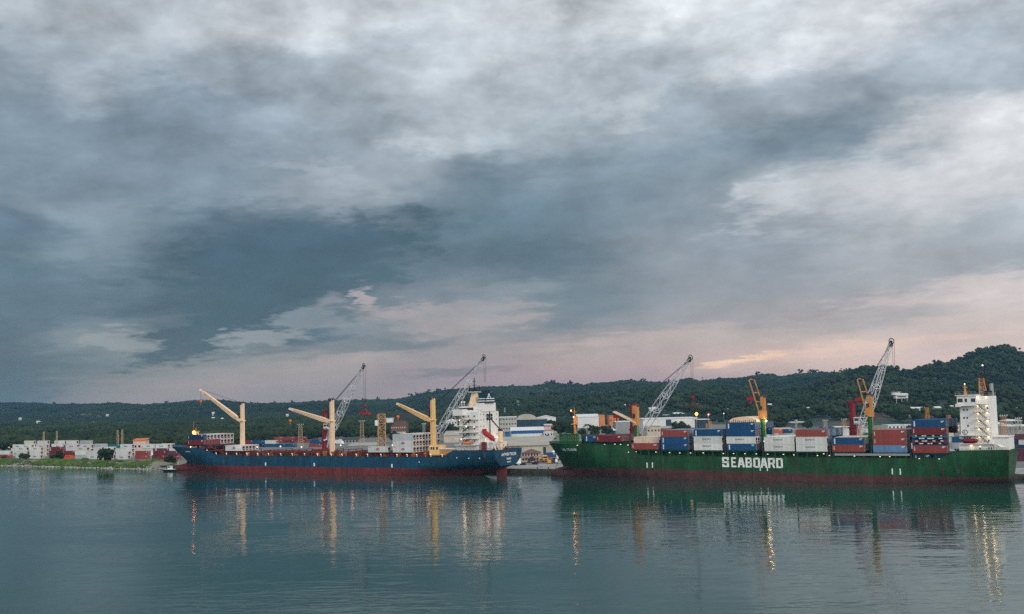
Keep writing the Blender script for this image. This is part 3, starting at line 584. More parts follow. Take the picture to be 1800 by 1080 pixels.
# ---------------------------------------------------------------- buildings
def building(name, label, xl, xr, yt, Y, depth=20, wall='wall_white', roof='roof_white', kind='flat', rise=2.5, wins=0, rows=1, win='glass_dark', rz=0.0, over=.5, base=None, door=None, extra=None, wpart=True, cat='building', band=None):
    A, B = at_Y(xl, yt, Y), at_Y(xr, yt, Y); w = (B.x-A.x)/max(.3, _c(rz)); h = max(2.5, (A.z+B.z)/2-GZ)
    g0 = GZ if base is None else base; h = (A.z+B.z)/2-g0
    t = thing(name, label, cat, ((A.x+B.x)/2, Y, g0), rz)
    m = MB(); m.box(-w/2, w/2, 0, depth, -1, h); m.build('wall', M[wall], t)
    r = MB()
    if kind == 'flat': r.box(-w/2-over, w/2+over, -over, depth+over, h, h+.45)
    elif kind == 'gable': r.prism([(-over,h-.1),(depth/2,h+rise),(depth+over,h-.1),(depth+over,h+.25),(depth/2,h+rise+.35),(-over,h+.25)], -w/2-over, w/2+over, 'x')
    elif kind == 'gable_end': r.prism([(-w/2-over,h-.1),(0,h+rise),(w/2+over,h-.1),(w/2+over,h+.3),(0,h+rise+.4),(-w/2-over,h+.3)], -over, depth+over)
    elif kind == 'hip':
        e = min(w, depth)*.45; r.add([(-w/2-over,-over,h),(w/2+over,-over,h),(w/2+over,depth+over,h),(-w/2-over,depth+over,h),(-w/2+e,depth/2,h+rise),(w/2-e,depth/2,h+rise)], [(0,1,5,4),(1,2,5),(2,3,4,5),(3,0,4),(0,3,2,1)])
    elif kind == 'barrel':
        pr = [(-w/2*_c(math.pi*k/14), h+rise*_s(math.pi*k/14)) for k in range(15)]; r.prism(pr, -over, depth+over)
    elif kind == 'shed': r.prism([(-over,h),(depth,h+rise),(depth,h+rise+.4),(-over,h+.4)], -w/2-over, w/2+over, 'x')
    r.build('roof', M[roof], t)
    if kind in ('gable_end',): g = MB(); g.prism([(-w/2,h),(0,h+rise),(w/2,h)], .02, depth-.02); g.build('gable', M[wall], t)
    for rr in range(rows if wins else 0):
        for k in range(wins):
            cx = -w/2+(k+.5)*w/wins; ww = min(w/wins*.5, 2.6); zc = h*(rr+.6)/rows
            hh = min(1.5, h/rows*.45); f = MB(); f.box(cx-ww/2, cx+ww/2, -.06, .05, zc-hh/2, zc+hh/2); f.build('window', M[win], t)
    if door: d0, d1, dh, dm = door; f = MB(); f.box(-w/2+w*d0, -w/2+w*d1, -.08, .05, 0, dh*h); f.build('door', M[dm], t)
    if band: z0, z1, bm_ = band; f = MB(); f.box(-w/2-.02, w/2+.02, -.10, .03, z0*h, z1*h); f.build('painted_band', M[bm_], t)
    return t, w, h
building('warehouse','long low warehouse with a pale corrugated roof between the two ships',866,961,784,690,70,'wall_beige','roof_beige','shed',3.0,0,rz=-.10,door=(.93,.985,.8,'wall_dark'),over=1)
t, w, h = building('office_house','small two storey office with a brown hipped roof on the quay',917,947,797,604,9,'wall_pink','roof_brown','hip',2.0,6,2,rz=-.15,over=.8)
m = MB(); m.box(-w/2-1,w/2+1,-2.2,-.9,2.6,2.85); m.build('awning', M['roof_brown'], t)
building('terminal_office','long blue and white office with a bright white roof',899,955,757,1010,14,'wall_white','roof_white','shed',2.4,9,1,'white_paint',over=1,band=(.55,.98,'wall_blue'))
building('annex_block','white annex with blue doors at the end of the long office',956,972,761,1005,12,'wall_white','roof_white','flat',wins=3,door=(.2,.6,.6,'wall_blue'))
building('blue_kiosk','small dark blue cabin next to the long office',888,896,760,1000,8,'wall_blue','wall_blue','flat',cat='cabin')
building('hangar','hangar with a rounded pale roof and a dark front',907,962,738,1260,60,'wall_dark','roof_beige','flat',over=.6)
t, w, h = building('arched_hall','arched roof hall rising behind the dark hangar front',909,944,737,1285,60,'wall_concrete','roof_beige','barrel',5.0,over=.6)
building('concrete_block','stained concrete industrial block beside the white deckhouse',878,908,734,1230,40,'wall_concrete','roof_white','flat',wins=6,rows=3,win='mark_dark')
building('white_hall','white hall with a plain gable beyond the hangar',945,977,735,1420,40,'wall_white','roof_white','gable_end',2.6,wins=3,win='mark_dark')
building('market_hall','low pillared hall with a pink and white front',957,979,747,1150,20,'wall_pink','roof_white','flat',wins=8,rows=2,win='mark_dark')
building('small_villa','small red and white villa beneath the dark trees',974,990,746,1180,14,'wall_pink','roof_beige','hip',2,wins=4,rows=2)
building('white_warehouse','big white warehouse with tanks on its roof behind the foremast',1015,1053,733,1300,60,'wall_white','roof_white','gable',2.5,wins=0)
building('orange_end_block','orange stained block adjoining the big white warehouse',1053.5,1063,731,1299,50,'wall_orange','wall_orange','flat')
building('orange_silo_house','square orange silo house left of the gray cube',1071,1087,732,1350,30,'wall_orange','wall_orange','flat',wins=3,rows=1,win='mark_dark')
bpy.data.objects['orange_silo_house']['label'] = 'square orange silo house beyond the gray cube shaped store'
building('gray_store','windowless gray cube shaped store behind the forecastle containers',1082,1109,742,1000,28,'wall_grey','roof_white','flat',over=.2)
building('open_shed','open shed with a pale pyramid roof by the gray store',1068,1081,757,985,14,'wall_dark','roof_white','hip',3,over=1.5)
t, w, h = building('long_white_store','very long white store with one dark gate behind the boom',1130,1226,736,1200,50,'wall_white','roof_white','flat',door=(.42,.52,.9,'wall_dark'))
building('beige_depot','beige depot with tall dark openings beside the crane',1137,1161,750,950,20,'wall_beige','roof_beige','flat',wins=4,rows=1,win='mark_dark')
building('brown_store','brown wall store with a low pitched roof behind the containers',1161,1205,753,1000,20,'roof_brown','roof_beige','gable',1.5,wins=6)
building('apartment_house','white two storey apartment house above the long white store',1176,1207,728,1520,18,'wall_white','roof_white','hip',2,wins=8,rows=2)
building('blue_roof_house','small bright blue house next to the white apartment house',1166,1176,730,1500,12,'wall_blue','roof_white','flat',wins=2)
building('dark_gate_hall','dark open gate hall near the orange street lamp',1228,1246,738,1150,25,'wall_dark','roof_white','flat',over=1)
building('gray_shed','long gray shed roof behind the green crane pedestal',1345,1396,757,960,30,'wall_grey','roof_beige','gable',1.6,wins=6)
building('white_depot','long white depot close to the dark red crane tower',1468,1493,751,1010,16,'wall_white','roof_white','flat',wins=5,win='mark_dark')
building('rust_depot','rust colored low depot next to the long white depot',1448,1467,752,1015,16,'hull_brown','hull_brown','shed',1.5)
building('reefer_workshop','white workshop with open bays behind the brown stack',1561,1588,748,960,16,'wall_white','roof_white','flat',wins=4,win='mark_dark')
building('pump_house','white pump house beside the open bay workshop',1590,1604,748,965,16,'wall_white','roof_white','flat',wins=2,win='mark_dark')
building('wash_house','low white wash house beside the green ship deckhouse',1676,1686,749,900,14,'wall_white','roof_white','flat',wins=2)
t, w, h = building('left_barn','wide pale barn roof among the trees west of the yard',-20,48,776,1180,26,'wall_pink','roof_white','shed',2.6,over=1); t.name = 'barn'
building('site_office','cream site office with an orange roof above the yard containers',234,256,775,838,8,'wall_pink','orange_paint','shed',1.2,wins=3,rows=1)
t, w, h = building('rust_warehouse','derelict warehouse with a rust streaked front behind the lattice column',687,713,740,1100,30,'roof_brown','dark_grey','flat',wins=7,rows=1,win='rusty_pale',band=(.02,.35,'wall_beige'))
building('flat_canopy','long dark flat canopy above the derelict warehouse',690,756,735,1130,20,'dark_grey','dark_grey','flat',base=26,over=1,cat='canopy')
building('white_tank_house','white square tank house behind the lattice column',679,690,736,1090,10,'wall_white','roof_white','flat',base=18)
building('low_dark_shed','low dark roofed shed in the yard behind the blue ship',602,630,773,960,16,'wall_grey','dark_grey','gable',1.5,wins=5)
building('stone_house','pale house seen through the white boom by the deckhouse',784,803,740,1300,14,'wall_white','roof_white','hip',2,wins=4,rows=2)
building('quay_shed','low grey quay shed behind the blue ship hatches',612,664,784,880,26,'wall_grey','roof_beige','shed',1.2)
building('aft_shed','pale shed between reefers and deckhouse of the blue ship',780,806,766,930,40,'wall_beige','roof_beige','shed',2.5)
for i, (xl, xr, yt, Y, dp, lb) in enumerate([(1768,1797,741,720,10,'highest light canopy roof beside the stern of the green ship'),(1766,1783,750,650,8,'second light canopy roof nearer the quay'),(1784,1812,750,660,8,'light canopy roof beyond the stacked purple containers'),(1752,1766,746,760,12,'rounded pale roof directly behind the green ship deckhouse')]):
    A, B = at_Y(xl, yt, Y), at_Y(xr, yt, Y); t = thing('canopy', lb, 'canopy', ((A.x+B.x)/2, Y, GZ), 0, 'light canopies near the terminal gate'); w = B.x-A.x; h = A.z-GZ
    m = MB(); m.prism([(-w/2,h),(-w/2,h+.3),(0,h+1.2),(w/2,h+.3),(w/2,h)], 0, dp); m.build('roof', M['roof_white'], t)
    for a_ in (-w/2+.5, w/2-.5):
        for b_ in (.5, dp-.5): m = MB(); m.box(a_-.15, a_+.15, b_-.15, b_+.15, 0, h); m.build('post', M['grey_paint'], t)
for i, (xl, xr, y, Y, lb) in enumerate([(1374,1399,733,1250,'upper flat station roof above the trees'),(1390,1414,742,1150,'lower flat station roof with thin posts')]):
    A, B = at_Y(xl, y, Y), at_Y(xr, y, Y); t = thing('station_roof', lb, 'canopy', ((A.x+B.x)/2, Y, GZ), 0, 'flat station roofs'); w = B.x-A.x; h = A.z-GZ
    m = MB(); m.box(-w/2, w/2, 0, 10, h-.8, h); m.build('roof', M['roof_white'], t)
    for a_ in (-w/2+2, w/2-2): m = MB(); m.box(a_-.2, a_+.2, 4.8, 5.2, 0, h-.8); m.build('post', M['grey_paint'], t)
# houses scattered on the slopes
def on_hill(x, y):
    r = ray(x, y); Yv = np.arange(1100, 4000, 6.0); X_ = r.x/r.y*Yv; Z_ = H+r.z/r.y*Yv; g = GZ+hz(X_, Yv); k = np.argmax(Z_ < g+2)
    return Vector((X_[k], Yv[k], g[k])) if Z_[k] < g[k]+2 else None
HH = [(1582,715,14,'white hillside villa on stilts above the green ship crane',1),(1281,733,11,'small white house on the slope east of the orange lamp',0),(1275,727,9,'smaller white house just above the slope house',0),(1360,722,8,'first small white roof in the valley by the yellow jib',0),(1352,718,7,'second small white roof in the valley by the yellow jib',0),(1422,726,9,'pale house on the slope above the white containers',0),(1435,724,7,'tiny pale house on the wooded slope',0),(1595,726,12,'white tent roof at the foot of the big hill',0),(1613,726,22,'widest white tent roof at the foot of the big hill',0),(1645,726,9,'small blue white roof at the foot of the big hill',0),(1672,723,8,'small white roof close to the deckhouse foot of the hill',0),(1790,727,12,'white roof on the wooded slope beyond the stern',0),
      (1098,719,16,'long white roof below the bare red soil',0),(1146,725,14,'low white roof right of the bare red soil',0),(376,730,6,'tiny bright house on the far slope over the blue bow',0),(376,740,6,'tiny bright house lower on the slope over the blue bow',0),(392,741,5,'small bright hut beside the tiny house',0),(506,734,6,'tiny bright house above the second jib of the blue ship',0),(555,752,16,'low white roof in the woods beside the red crane tower',0),(69,746,8,'pale roof in the woods over the western yard',0),(190,734,7,'pale roof far over the yard containers',0),(37,739,9,'small pale roof far west on the slope',0),(165,748,5,'small light house in the western woods',0),(725,725,5,'white dot house on the slope behind the third jib',0),(913,719,7,'white house by the pylon',0),(1218,718,20,'pale flat roof just under the second grab',0)]
for x, y, w, lb, stilt in HH:
    w = w if stilt else w*.62; p = on_hill(x, y)
    if p is None: continue
    lb = lb.replace(' right of ', ' beyond '); t = thing('hillside_house', lb, 'house', (p.x, p.y-8, p.z+(4 if not stilt else 11)), 0, 'houses scattered over the wooded slopes'); h = 2.6 if not stilt else 4
    m = MB(); m.box(-w/2, w/2, 0, 8, 0, h); m.build('wall', M['wall_white'], t)
    m = MB(); m.prism([(-1,h),(4,h+1.6),(9,h)], -w/2-.6, w/2+.6, 'x'); m.build('roof', M['roof_white'], t)
    if not stilt: m = MB(); m.box(-w/2+.4, w/2-.4, .4, 7.6, -9, -.01); m.build('foundation', M['wall_concrete'], t)
    else:
        for a_ in (-w/2+1, 0, w/2-1): m = MB(); m.box(a_-.3,a_+.3,.5,1.1,-11,-.01); m.build('stilt', M['wall_concrete'], t)
        m = MB(); m.box(-w/2-3,-w/2+6,1,7,4.2,7); m.build('upper_storey', M['wall_white'], t); m = MB(); m.box(-w/2-4,-w/2+7,0,8,7,7.4); m.build('upper_roof', M['roof_white'], t)
    if stilt:
        m = MB(); m.box(-w/2+2, w/2-2, -.08, .02, 1.2, 2.6); m.build('window', M['glass_dark'], t)
# light masts, pylons and other poles
def mast(x, yt, Y, label, group, wd=2.2, col='rusty_pale', flood=True, cat='light mast', base=GZ, n=9, r=.16, name='light_mast'):
    r = .12 if wd < 1.5 else r
    p = at_Y(x, yt, Y); h = p.z-base; t = thing(name, label, cat, (p.x, p.y, base), PHI*.3, group)
    m = MB(); m.truss((0,0,0), (0,0,h-1), wd, wd*.55, n, r); m.build('lattice_mast', M[col], t)
    if flood:
        m = MB(); m.box(-wd*.6, wd*.6, -.4, .4, h-1.1, h-.95); m.build('lamp_platform', M['grey_paint'], t)
        for k in range(4): m = MB(); m.bar((-wd*.6+k*wd*.4, -.3, h-.8), (-wd*.6+k*wd*.4, -.8, h-.3), .5, .35); m.build('floodlight', M['roof_white'], t)
    return t
LM = 'lattice light masts in the port'
for x, yt, Y, wd, col, lb in [(77,757,760,1.2,'rusty_pale','thin light mast rising from the western white stacks'),(100,756,900,1.2,'rusty_pale','thin light mast behind the western white stacks'),(207,754,880,1.4,'rusty_pale','light mast above the teal yard container'),(215,753,860,1.4,'rusty_pale','light mast next to the one above the teal container'),
        (528,745,930,4.2,'rusty_pale','light mast between the first two cranes of the blue ship'),(636,739,880,3.6,'rusty_pale','light mast standing under the first red grab'),(1450,738,900,3.4,'wall_concrete','floodlit mast behind the white and brown container stack'),(1483,736,880,3.6,'crane_orange','twin mast behind the dark red crane tower'),
        (1629,714,700,2.6,'crane_orange','orange mast rising behind the tallest container stack'),(1667,727,690,3.0,'crane_orange','orange mast between the tallest stack and the deckhouse'),(1763,729,640,3.4,'crane_orange','floodlit mast behind the stern of the green ship'),(1789,734,660,3.0,'wall_concrete','floodlit mast over the highest light canopy'),
        (1399,738,980,1.6,'wall_concrete','slim mast beside the flat station roofs'),(745,744,930,2.4,'wall_concrete','slim dark mast behind the third blue ship crane'),(1248,738,1000,2.6,'crane_orange','orange lattice mast right by the gate hall'),(1242,743,990,2.0,'crane_orange','shorter orange lattice mast at the gate hall')]:
    mast(x, yt, Y, lb.replace('right by','beside'), LM, wd, col, flood=not lb.startswith(('orange','shorter','thin','light mast above','light mast next')))
for x, yt, Y, lb in [(910,703,1900,'tall transmission pylon on the slope behind the hangar'),(887,716,1700,'slender radio mast behind the concrete block'),(945,712,1900,'smaller pylon on the slope beyond the hangar'),(1402,722,1500,'radio mast in the valley beyond the station roofs')]:
    mast(x, yt, Y, lb, 'pylons on the slope', 5 if 'pylon' in lb else 2, 'grey_paint', False, 'pylon', GZ, 12, .45, 'pylon')
# rusty lattice column behind the hatches of the blue ship
p = at_Y(670, 728, 600); t = thing('scrap_column', 'thick rust and white lattice column standing behind a single white container', 'lattice tower', (p.x, 600, GZ), .3)
h = p.z-GZ; m = MB(); m.truss((0,0,0), (0,0,h), 3.7, 3.5, 11, .26); m.build('lattice_mast', M['rusty_pale'], t)
m = MB(); m.truss((.2,.2,0), (.3,.1,h-.5), 2.4, 2.4, 9, .24); m.build('inner_lattice', M['rusty'], t)
m = MB(); m.box(-3.4,-1.8,-1,1,h-6,h-3.2); m.build('side_box', M['white_paint'], t)
# lit street lamps
for i, (x, y, Y, mt, col, e, lb) in enumerate([(1224,728,1130,'lamp_orange',(1,.40,.12),2200,'tall street lamp glowing bright orange behind the containers'),(1245,729,1120,'lamp_red',(1,.25,.12),500,'street lamp glowing red above the gate hall'),(1272,727,1400,'lamp_white',(1,.9,.7),300,'small white lamp on the eastern slope'),(1486,731,1300,'lamp_white',(1,.9,.7),300,'white lamp in the woods over the crane tower'),(1098,741,1050,'lamp_flood',(1,.7,.4),200,'small lamp beside the lowered orange jib'),(137,0,0,0,0,0,0)]):
    if not Y: continue
    p = at_Y(x, y, Y); t = thing('street_lamp', lb, 'street lamp', (p.x, Y, GZ), 0, 'lit lamps in the town'); h = p.z-GZ
    m = MB(); m.cyl((0,0,0), (0,0,h), .25, .12, 8); m.bar((0,0,h),(0,-1.2,h+.2),.2); m.build('pole', M['grey_paint'], t)
    m = MB(); m.ball((0,-1.2,h), 1.5 if i == 0 else .7, 8); m.build('lamp_head', M[mt], t)
    point('lamp_light', (0,-2.8,h), col, e, t, .5)
# ================================================================ SHIPS
BEAM = 24.0; HB = BEAM/2
def hull(root, u0, spec):
    """spec: u stations at deck level, top(u), red(u), stem(z), end(z), end half width(z), entrance, run. Local x = u-u0, y = v-12."""
    st = spec['st']; top = spec['top']; red = spec['red']; ns = len(st); ut0, ut1 = st[0], st[-1]
    fr_lo = [-2.0, -.4, .5, 1.2, 2.0, 2.8, None]; nk_up = [.12,.25,.4,.55,.7,.85,1.0]
    rows = []
    for i, ud in enumerate(st):
        s = (ud-ut0)/(ut1-ut0); zr = red(ud); zt = top(ud); zs = [z if z is not None else zr for z in fr_lo]; zs = [min(z, zr) if k < 6 else zr for k, z in enumerate(zs)]
        zs[5] = min(2.8, zr*.85); zs[4] = min(2.0, zr*.65); zs += [zr+(zt-zr)*f for f in nk_up]; row = []
        for z in zs:
            ua, ub = spec['stem'](z), spec['end'](z); u = ua+(ub-ua)*s; zz = min(1, max(0, z/spec['ztop']))
            Le = spec['Lw']+(spec['Ld']-spec['Lw'])*zz**.8; um = spec['main_stem'](z)
            e = min(1, max(0, (u-um)/Le)); hb = HB*(1-(1-e)**(1.7+1.1*zz))**(.85-.25*zz) if e > 0 else 0
            if z < spec['zbulb']:
                bt = min(1, max(0, (u-ua)/5)); bz = max(0, 1-abs(z-1.0)/(spec['zbulb']-.6))**.5
                if u < um+22: hb = max(hb, 2.5*bt**.5*bz)
            eh = spec['endw'](z); Lr = spec['Rw']+(spec['Rd']-spec['Rw'])*zz; f = min(1, max(0, (ub-u)/Lr)); g = 1-(1-f)**2.2
            hb = min(hb, eh+(HB-eh)*g); row.append((u, max(hb, .02), z))
        rows.append(row)
    m = MB(); nk = len(rows[0])
    vs = []
    for row in rows:
        for u, hb, z in row: vs.append((u-u0, -hb, z))
        for u, hb, z in row: vs.append((u-u0, hb, z))
    fs = []; mi = []
    for i in range(ns-1):
        for k in range(nk-1):
            a_, b_ = i*2*nk+k, (i+1)*2*nk+k; fs.append((a_, b_, b_+1, a_+1)); mi.append(1 if k < 6 else 0)
            a_ += nk; b_ += nk; fs.append((a_, a_+1, b_+1, b_)); mi.append(1 if k < 6 else 0)
    for k in range(nk-1):   # stem and transom closing strips
        fs.append((k, k+1, nk+k+1, nk+k)); mi.append(1 if k < 6 else 0)
        e = (ns-1)*2*nk+k; fs.append((e, nk+e, nk+e+1, e+1)); mi.append(1 if k < 6 else 0)
    m.v = vs; m.f = fs; m.m = mi; h = m.build('hull', [M[spec['paint']], M[spec['boot']]], root, True)
    me = h.data
    mod = h.modifiers.new('edges', 'EDGE_SPLIT'); mod.split_angle = math.radians(32)
    d = MB(); off = spec['bulwark']
    for i in range(ns-1):
        q_ = []
        for j in (i, i+1):
            u, hb, z = rows[j][-1]; q_.append([(u-u0, -hb+.15, z-off), (u-u0, hb-.15, z-off)])
        d.add([q_[0][0], q_[1][0], q_[1][1], q_[0][1]], [(0,1,2,3)])
    d.build('deck', M[spec['deck']], root)
    # pale rubbing strake / bulwark rail
    r = MB()
    for sgn in (-1, 1):
        for i in range(ns-1):
            a_, b_ = rows[i][-1], rows[i+1][-1]; r.bar((a_[0]-u0, sgn*a_[1], a_[2]+.04), (b_[0]-u0, sgn*b_[1], b_[2]+.04), .22, .16)
    r.build('bulwark_rail', M[spec['paint']], root)
    return rows
def lerp_fn(pts): xs_, ys_ = [p[0] for p in pts], [p[1] for p in pts]; return lambda x: float(np.interp(x, xs_, ys_))
def stations(a, b, extra):
    L_ = [a+(b-a)*t for t in [0,.004,.01,.018,.028,.04,.055,.075,.1,.13,.16,.2,.25,.3,.35,.4,.45,.5,.55,.6,.65,.7,.75,.8,.84,.87,.9,.925,.945,.96,.972,.982,.99,.996,1]]
    return sorted(set([round(x, 2) for x in L_+extra]))
def rail(mb, pts, h=1.0, post=2.5):
    for a_, b_ in zip(pts[:-1], pts[1:]):
        a_, b_ = Vector(a_), Vector(b_); n = max(1, int((b_-a_).length/post))
        for k in range(n+1): p = a_.lerp(b_, k/n); mb.bar(p, p+Vector((0,0,h)), .07)
        for z in (h, h*.5): mb.bar(a_+Vector((0,0,z)), b_+Vector((0,0,z)), .06)
# ------------------------------------------------ blue ship
U0 = -120.0
def Lb(u, v, z): return Vector((u-U0, v-12, z))
blue = thing('cargo_ship', 'long blue and red cargo ship with three cream deck cranes and white deckhouse', 'cargo ship', W(U0, 12, 0), -PHI)
btop = lerp_fn([(-234,14.3),(-228,13.8),(-206,13.0),(-201,12.7),(-193,9.6),(-188,9.2),(-60,8.8),(-41,8.8),(-34.5,11.9),(-11,12.0)])
bred = lerp_fn([(-234,4.0),(-172,3.6),(-40,3.3),(-11,3.5)])
def bendw(z): return 0.3 if z < 3.6 else 12*max(0, 1-((12.1-min(z,12.1))/8.7)**2.3)**.5
hull(blue, U0, dict(st=stations(-233.7, -11.3, [-206,-201,-197,-193,-188,-41,-38,-34.5]), top=btop, red=bred, ztop=12, zbulb=4.2, bulwark=1.1,
    stem=lerp_fn([(-2,-231.5),(.5,-233.6),(2.2,-233.3),(3.2,-231),(3.9,-226),(4.3,-222.5),(9,-228),(14.3,-233.7)]), main_stem=lerp_fn([(-2,-220),(4,-222),(9,-228),(14.3,-233.9)]),
    end=lerp_fn([(-2,-32),(0,-27),(2,-21),(3.6,-12.5),(4.2,-11.6),(12,-11.2)]), endw=bendw, Lw=52, Ld=30, Rw=52, Rd=26, paint='hull_blue', boot='hull_red', deck='deck_red'))
m = MB(); m.prism([(-18.3-U0,-2),(-12.9-U0,-2),(-12.6-U0,3.7),(-17.6-U0,3.7)], -.45, .45); m.build('rudder', M['hull_red'], blue)
def crane_blue(u, v, zb, ztop, tip, mat, cabin=False):
    t = link('deck_crane', None, blue, Lb(u, v, zb)); h = ztop-zb
    m = MB()
    for x_, w_, z1 in ((-.58,.94,h*.955),(.54,.90,h)):
        m.bar((x_,0,0),(x_*.82,0,z1), w_, 1.7, w_*.88, 1.45)
    m.box(-.3,.3,-.68,.68,0,h*.95); m.bar((0,0,h*.6),(0,0,h*.6+.4), 2.8, 2.4); m.build('pedestal', M[mat], t)
    m = MB(); m.box(-1.6,-.7,-1.1,1.1,h*.97,h*1.0); m.cyl((-1.0,-1.2,h*1.0),(-1.0,1.2,h*1.0), .55, n=10); m.cyl((.9,-1,h),(.9,1,h),.4,n=8); m.bar((.9,0,h),(.9,0,h+1.2),.15); m.build('sheave_head', M['dark_grey'], t)
    m = MB(); m.box(-1.9,-1.5,-.9,.9,h*.66,h*.78); m.box(-1.75,-1.6,-.7,.7,h*.69,h*.75); m.build('operator_cab', M['glass_dark'], t)
    T = Vector((tip[0]-u, tip[1]-v, tip[2]-zb)); P = Vector((-.6, 0, h*.585)); d = (T-P)
    m = MB(); n_ = Vector((0,1,0)).cross(d).normalized()
    m.bar(P, P+d*.18, 1.2, 1.3, 1.5, 2.2); m.bar(P+d*.18, P+d*.93, 1.5, 2.2, 1.1, 1.2); m.bar(P+d*.93, T, 1.1, 1.2, .9, .9); m.build('jib', M[mat], t)
    m = MB()
    for sgn in (-1,1):
        for z_ in (.45,-.45): m.bar(P+d*.1+n_*z_+Vector((0,sgn*.78,0)), P+d*.9+n_*z_*.6+Vector((0,sgn*.6,0)), .12)
    m.build('jib_seam', M['rusty'], t)
    m = MB(); m.cyl(T+Vector((0,-.6,0)), T+Vector((0,.6,0)), .55, n=10); m.build('jib_sheave', M['mark_white'], t)
    m = MB()
    for y_ in (-.5,.5): m.bar((-1.0,y_,h), T+Vector((0,y_*.6,.4)), .07)
    m.bar(T, T-Vector((0,0,5.5)), .08); m.build('hoist_wire', M['steel_dark'], t)
    m = MB(); m.ball(T-Vector((0,0,6.3)), .8, 8, 1.1); m.bar(T-Vector((0,0,6.8)), T-Vector((0,0,8)), .3); m.build('hook_block', M['orange_paint'], t)
    return t
crane_blue(-175.2, 6, 12.6, 37.0, (-206.7,6,44.6), 'cream'); crane_blue(-112.6, 6, 9.6, 37.4, (-141,6,33.1), 'cream'); crane_blue(-49.6, 6, 9.6, 36.8, (-70.7,6,34.2), 'yellow_cream')
# crane house of the third crane
hs = link('winch_house', None, blue, Lb(-48, 3, 9.6)); m = MB(); m.box(-.5,5.2,-2.2,4,0,4.6); m.build('house_wall', M['yellow_cream'], hs)
for x_ in (.3,1.6,3.6): m = MB(); m.box(x_,x_+.9,-2.26,-2.1,2.6,3.9); m.build('window', M['glass_dark'], hs)
m = MB(); m.box(5.2,14.5,-1.8,4,0,2.6); m.build('machinery_casing', M['crane_orange'], hs); m = MB(); m.box(5.4,13.8,-2.0,4.2,2.75,3.15); m.build('casing_roof', M['white_paint'], hs)
# hatch covers, coamings and red deck clutter
rd = random.Random(5)
hb0 = [-188,-170,-156,-141,-126,-108,-94,-82,-68.5]
for i, (a_, b_) in enumerate([(-187,-179),(-169,-156),(-154,-141),(-139,-121),(-108,-92),(-90,-71),(-69,-57)]):
    m = MB(); p, q_ = Lb(a_,2.8,8.0), Lb(b_,21.2,10.6); m.box(p.x,q_.x,p.y,q_.y,p.z,q_.z-.6); m.box(p.x+.3,q_.x-.3,p.y-.3,q_.y+.3,q_.z-.6,q_.z)
    for k in range(int((b_-a_)/1.2)): m.box(p.x+.5+k*1.2,p.x+.7+k*1.2,p.y-.5,q_.y+.5,q_.z,q_.z+.22)
    m.build('hatch_cover', M['deck_red'], blue)
m = MB()
for i in range(120):
    u = -186+i*1.18; z0 = btop(u)-.9; h = rd.uniform(1.2, 2.4)
    m.bar(Lb(u,.7,z0), Lb(u,.7,z0+h), .16 if i%3 else .4)
rail(m, [Lb(-188,.35,9.1), Lb(-120,.35,8.95), Lb(-42,.35,8.8)], 1.1, 2.0); m.build('side_railing', M['deck_red'], blue)
for i in range(34):
    u = -186+i*4.2+rd.uniform(-1,1); w_ = rd.uniform(.8,2.6); p = Lb(u, rd.uniform(1.0,2.2), 8.0); m = MB()
    m.box(p.x,p.x+w_,p.y,p.y+rd.uniform(.6,1.2),p.z,p.z+rd.uniform(1.6,3.4)); m.bar(p+Vector((0,0,2)), p+Vector((w_,0,rd.uniform(2.4,3.8))), .2)
    m.build('lashing_bin', M[rd.choice(['deck_red','deck_red','rusty','orange_paint','hull_red'])], blue)
for u in (-186.5,-178,-155,-140.5,-119.5,-107,-91,-70):
    m = MB(); 
    for v in (1.2,6,12,18,22.8): m.bar(Lb(u,v,8.2), Lb(u,v,11.8), .35)
    m.bar(Lb(u,1,11.7), Lb(u,23,11.7), .4, .25); m.bar(Lb(u,1,10.2), Lb(u,23,10.2), .3, .2); m.build('lashing_bridge', M['deck_red'], blue)
# platform that carries the bow stack, and sloping red stage
m = MB(); p, q_ = Lb(-213,-.2,12.6), Lb(-198,24,14.75); m.box(p.x,q_.x,p.y+2,q_.y-.2,q_.z-.7,q_.z)
for u in (-212,-206,-199):
    for v in (3,9,15,21): m.bar(Lb(u,v,11), Lb(u,v,14.2), .6)
m.bar(Lb(-198,3,14.2), Lb(-184,3,10), .4); m.bar(Lb(-198,22,14.2), Lb(-184,22,10), .4); m.box(Lb(-198,2,0).x, Lb(-188,2,0).x, 2-12, 22-12, 11.2, 11.8); m.build('stack_platform', M['deck_red'], blue)
m = MB()
for k in range(14): m.bar(Lb(-216+k*.7,2+k*.75,13.8), Lb(-216+k*.7,2+k*.75,16.6), .3)
m.bar(Lb(-216,2,16.6), Lb(-206,12,16.6), .3); m.build('breakwater', M['deck_red'], blue)
fm = link('foremast', None, blue, Lb(-217, 12, 13)); m = MB(); m.truss((0,0,0),(0,0,8.5), 3.6, 1.6, 4, .28); m.build('mast_frame', M['cream'], fm)
m = MB(); m.bar((0,0,8.5),(0,0,9.0), 3.2, 2.6); m.bar((-1.8,0,9),(-1.8,0,14), .14); m.bar((0,0,9),(0,0,10.8),.2); m.build('mast_platform', M['crane_orange'], fm)
m = MB(); m.ball((.2,-1.5,8.2), 1.0, 8); m.build('mast_lamp', M['lamp_orange'], fm); point('foremast_light', (.2,-2.6,8), (1,.5,.2), 900, fm, .3)
m = MB(); m.cyl((0,0,0),(0,0,3.6),.06,n=5); 
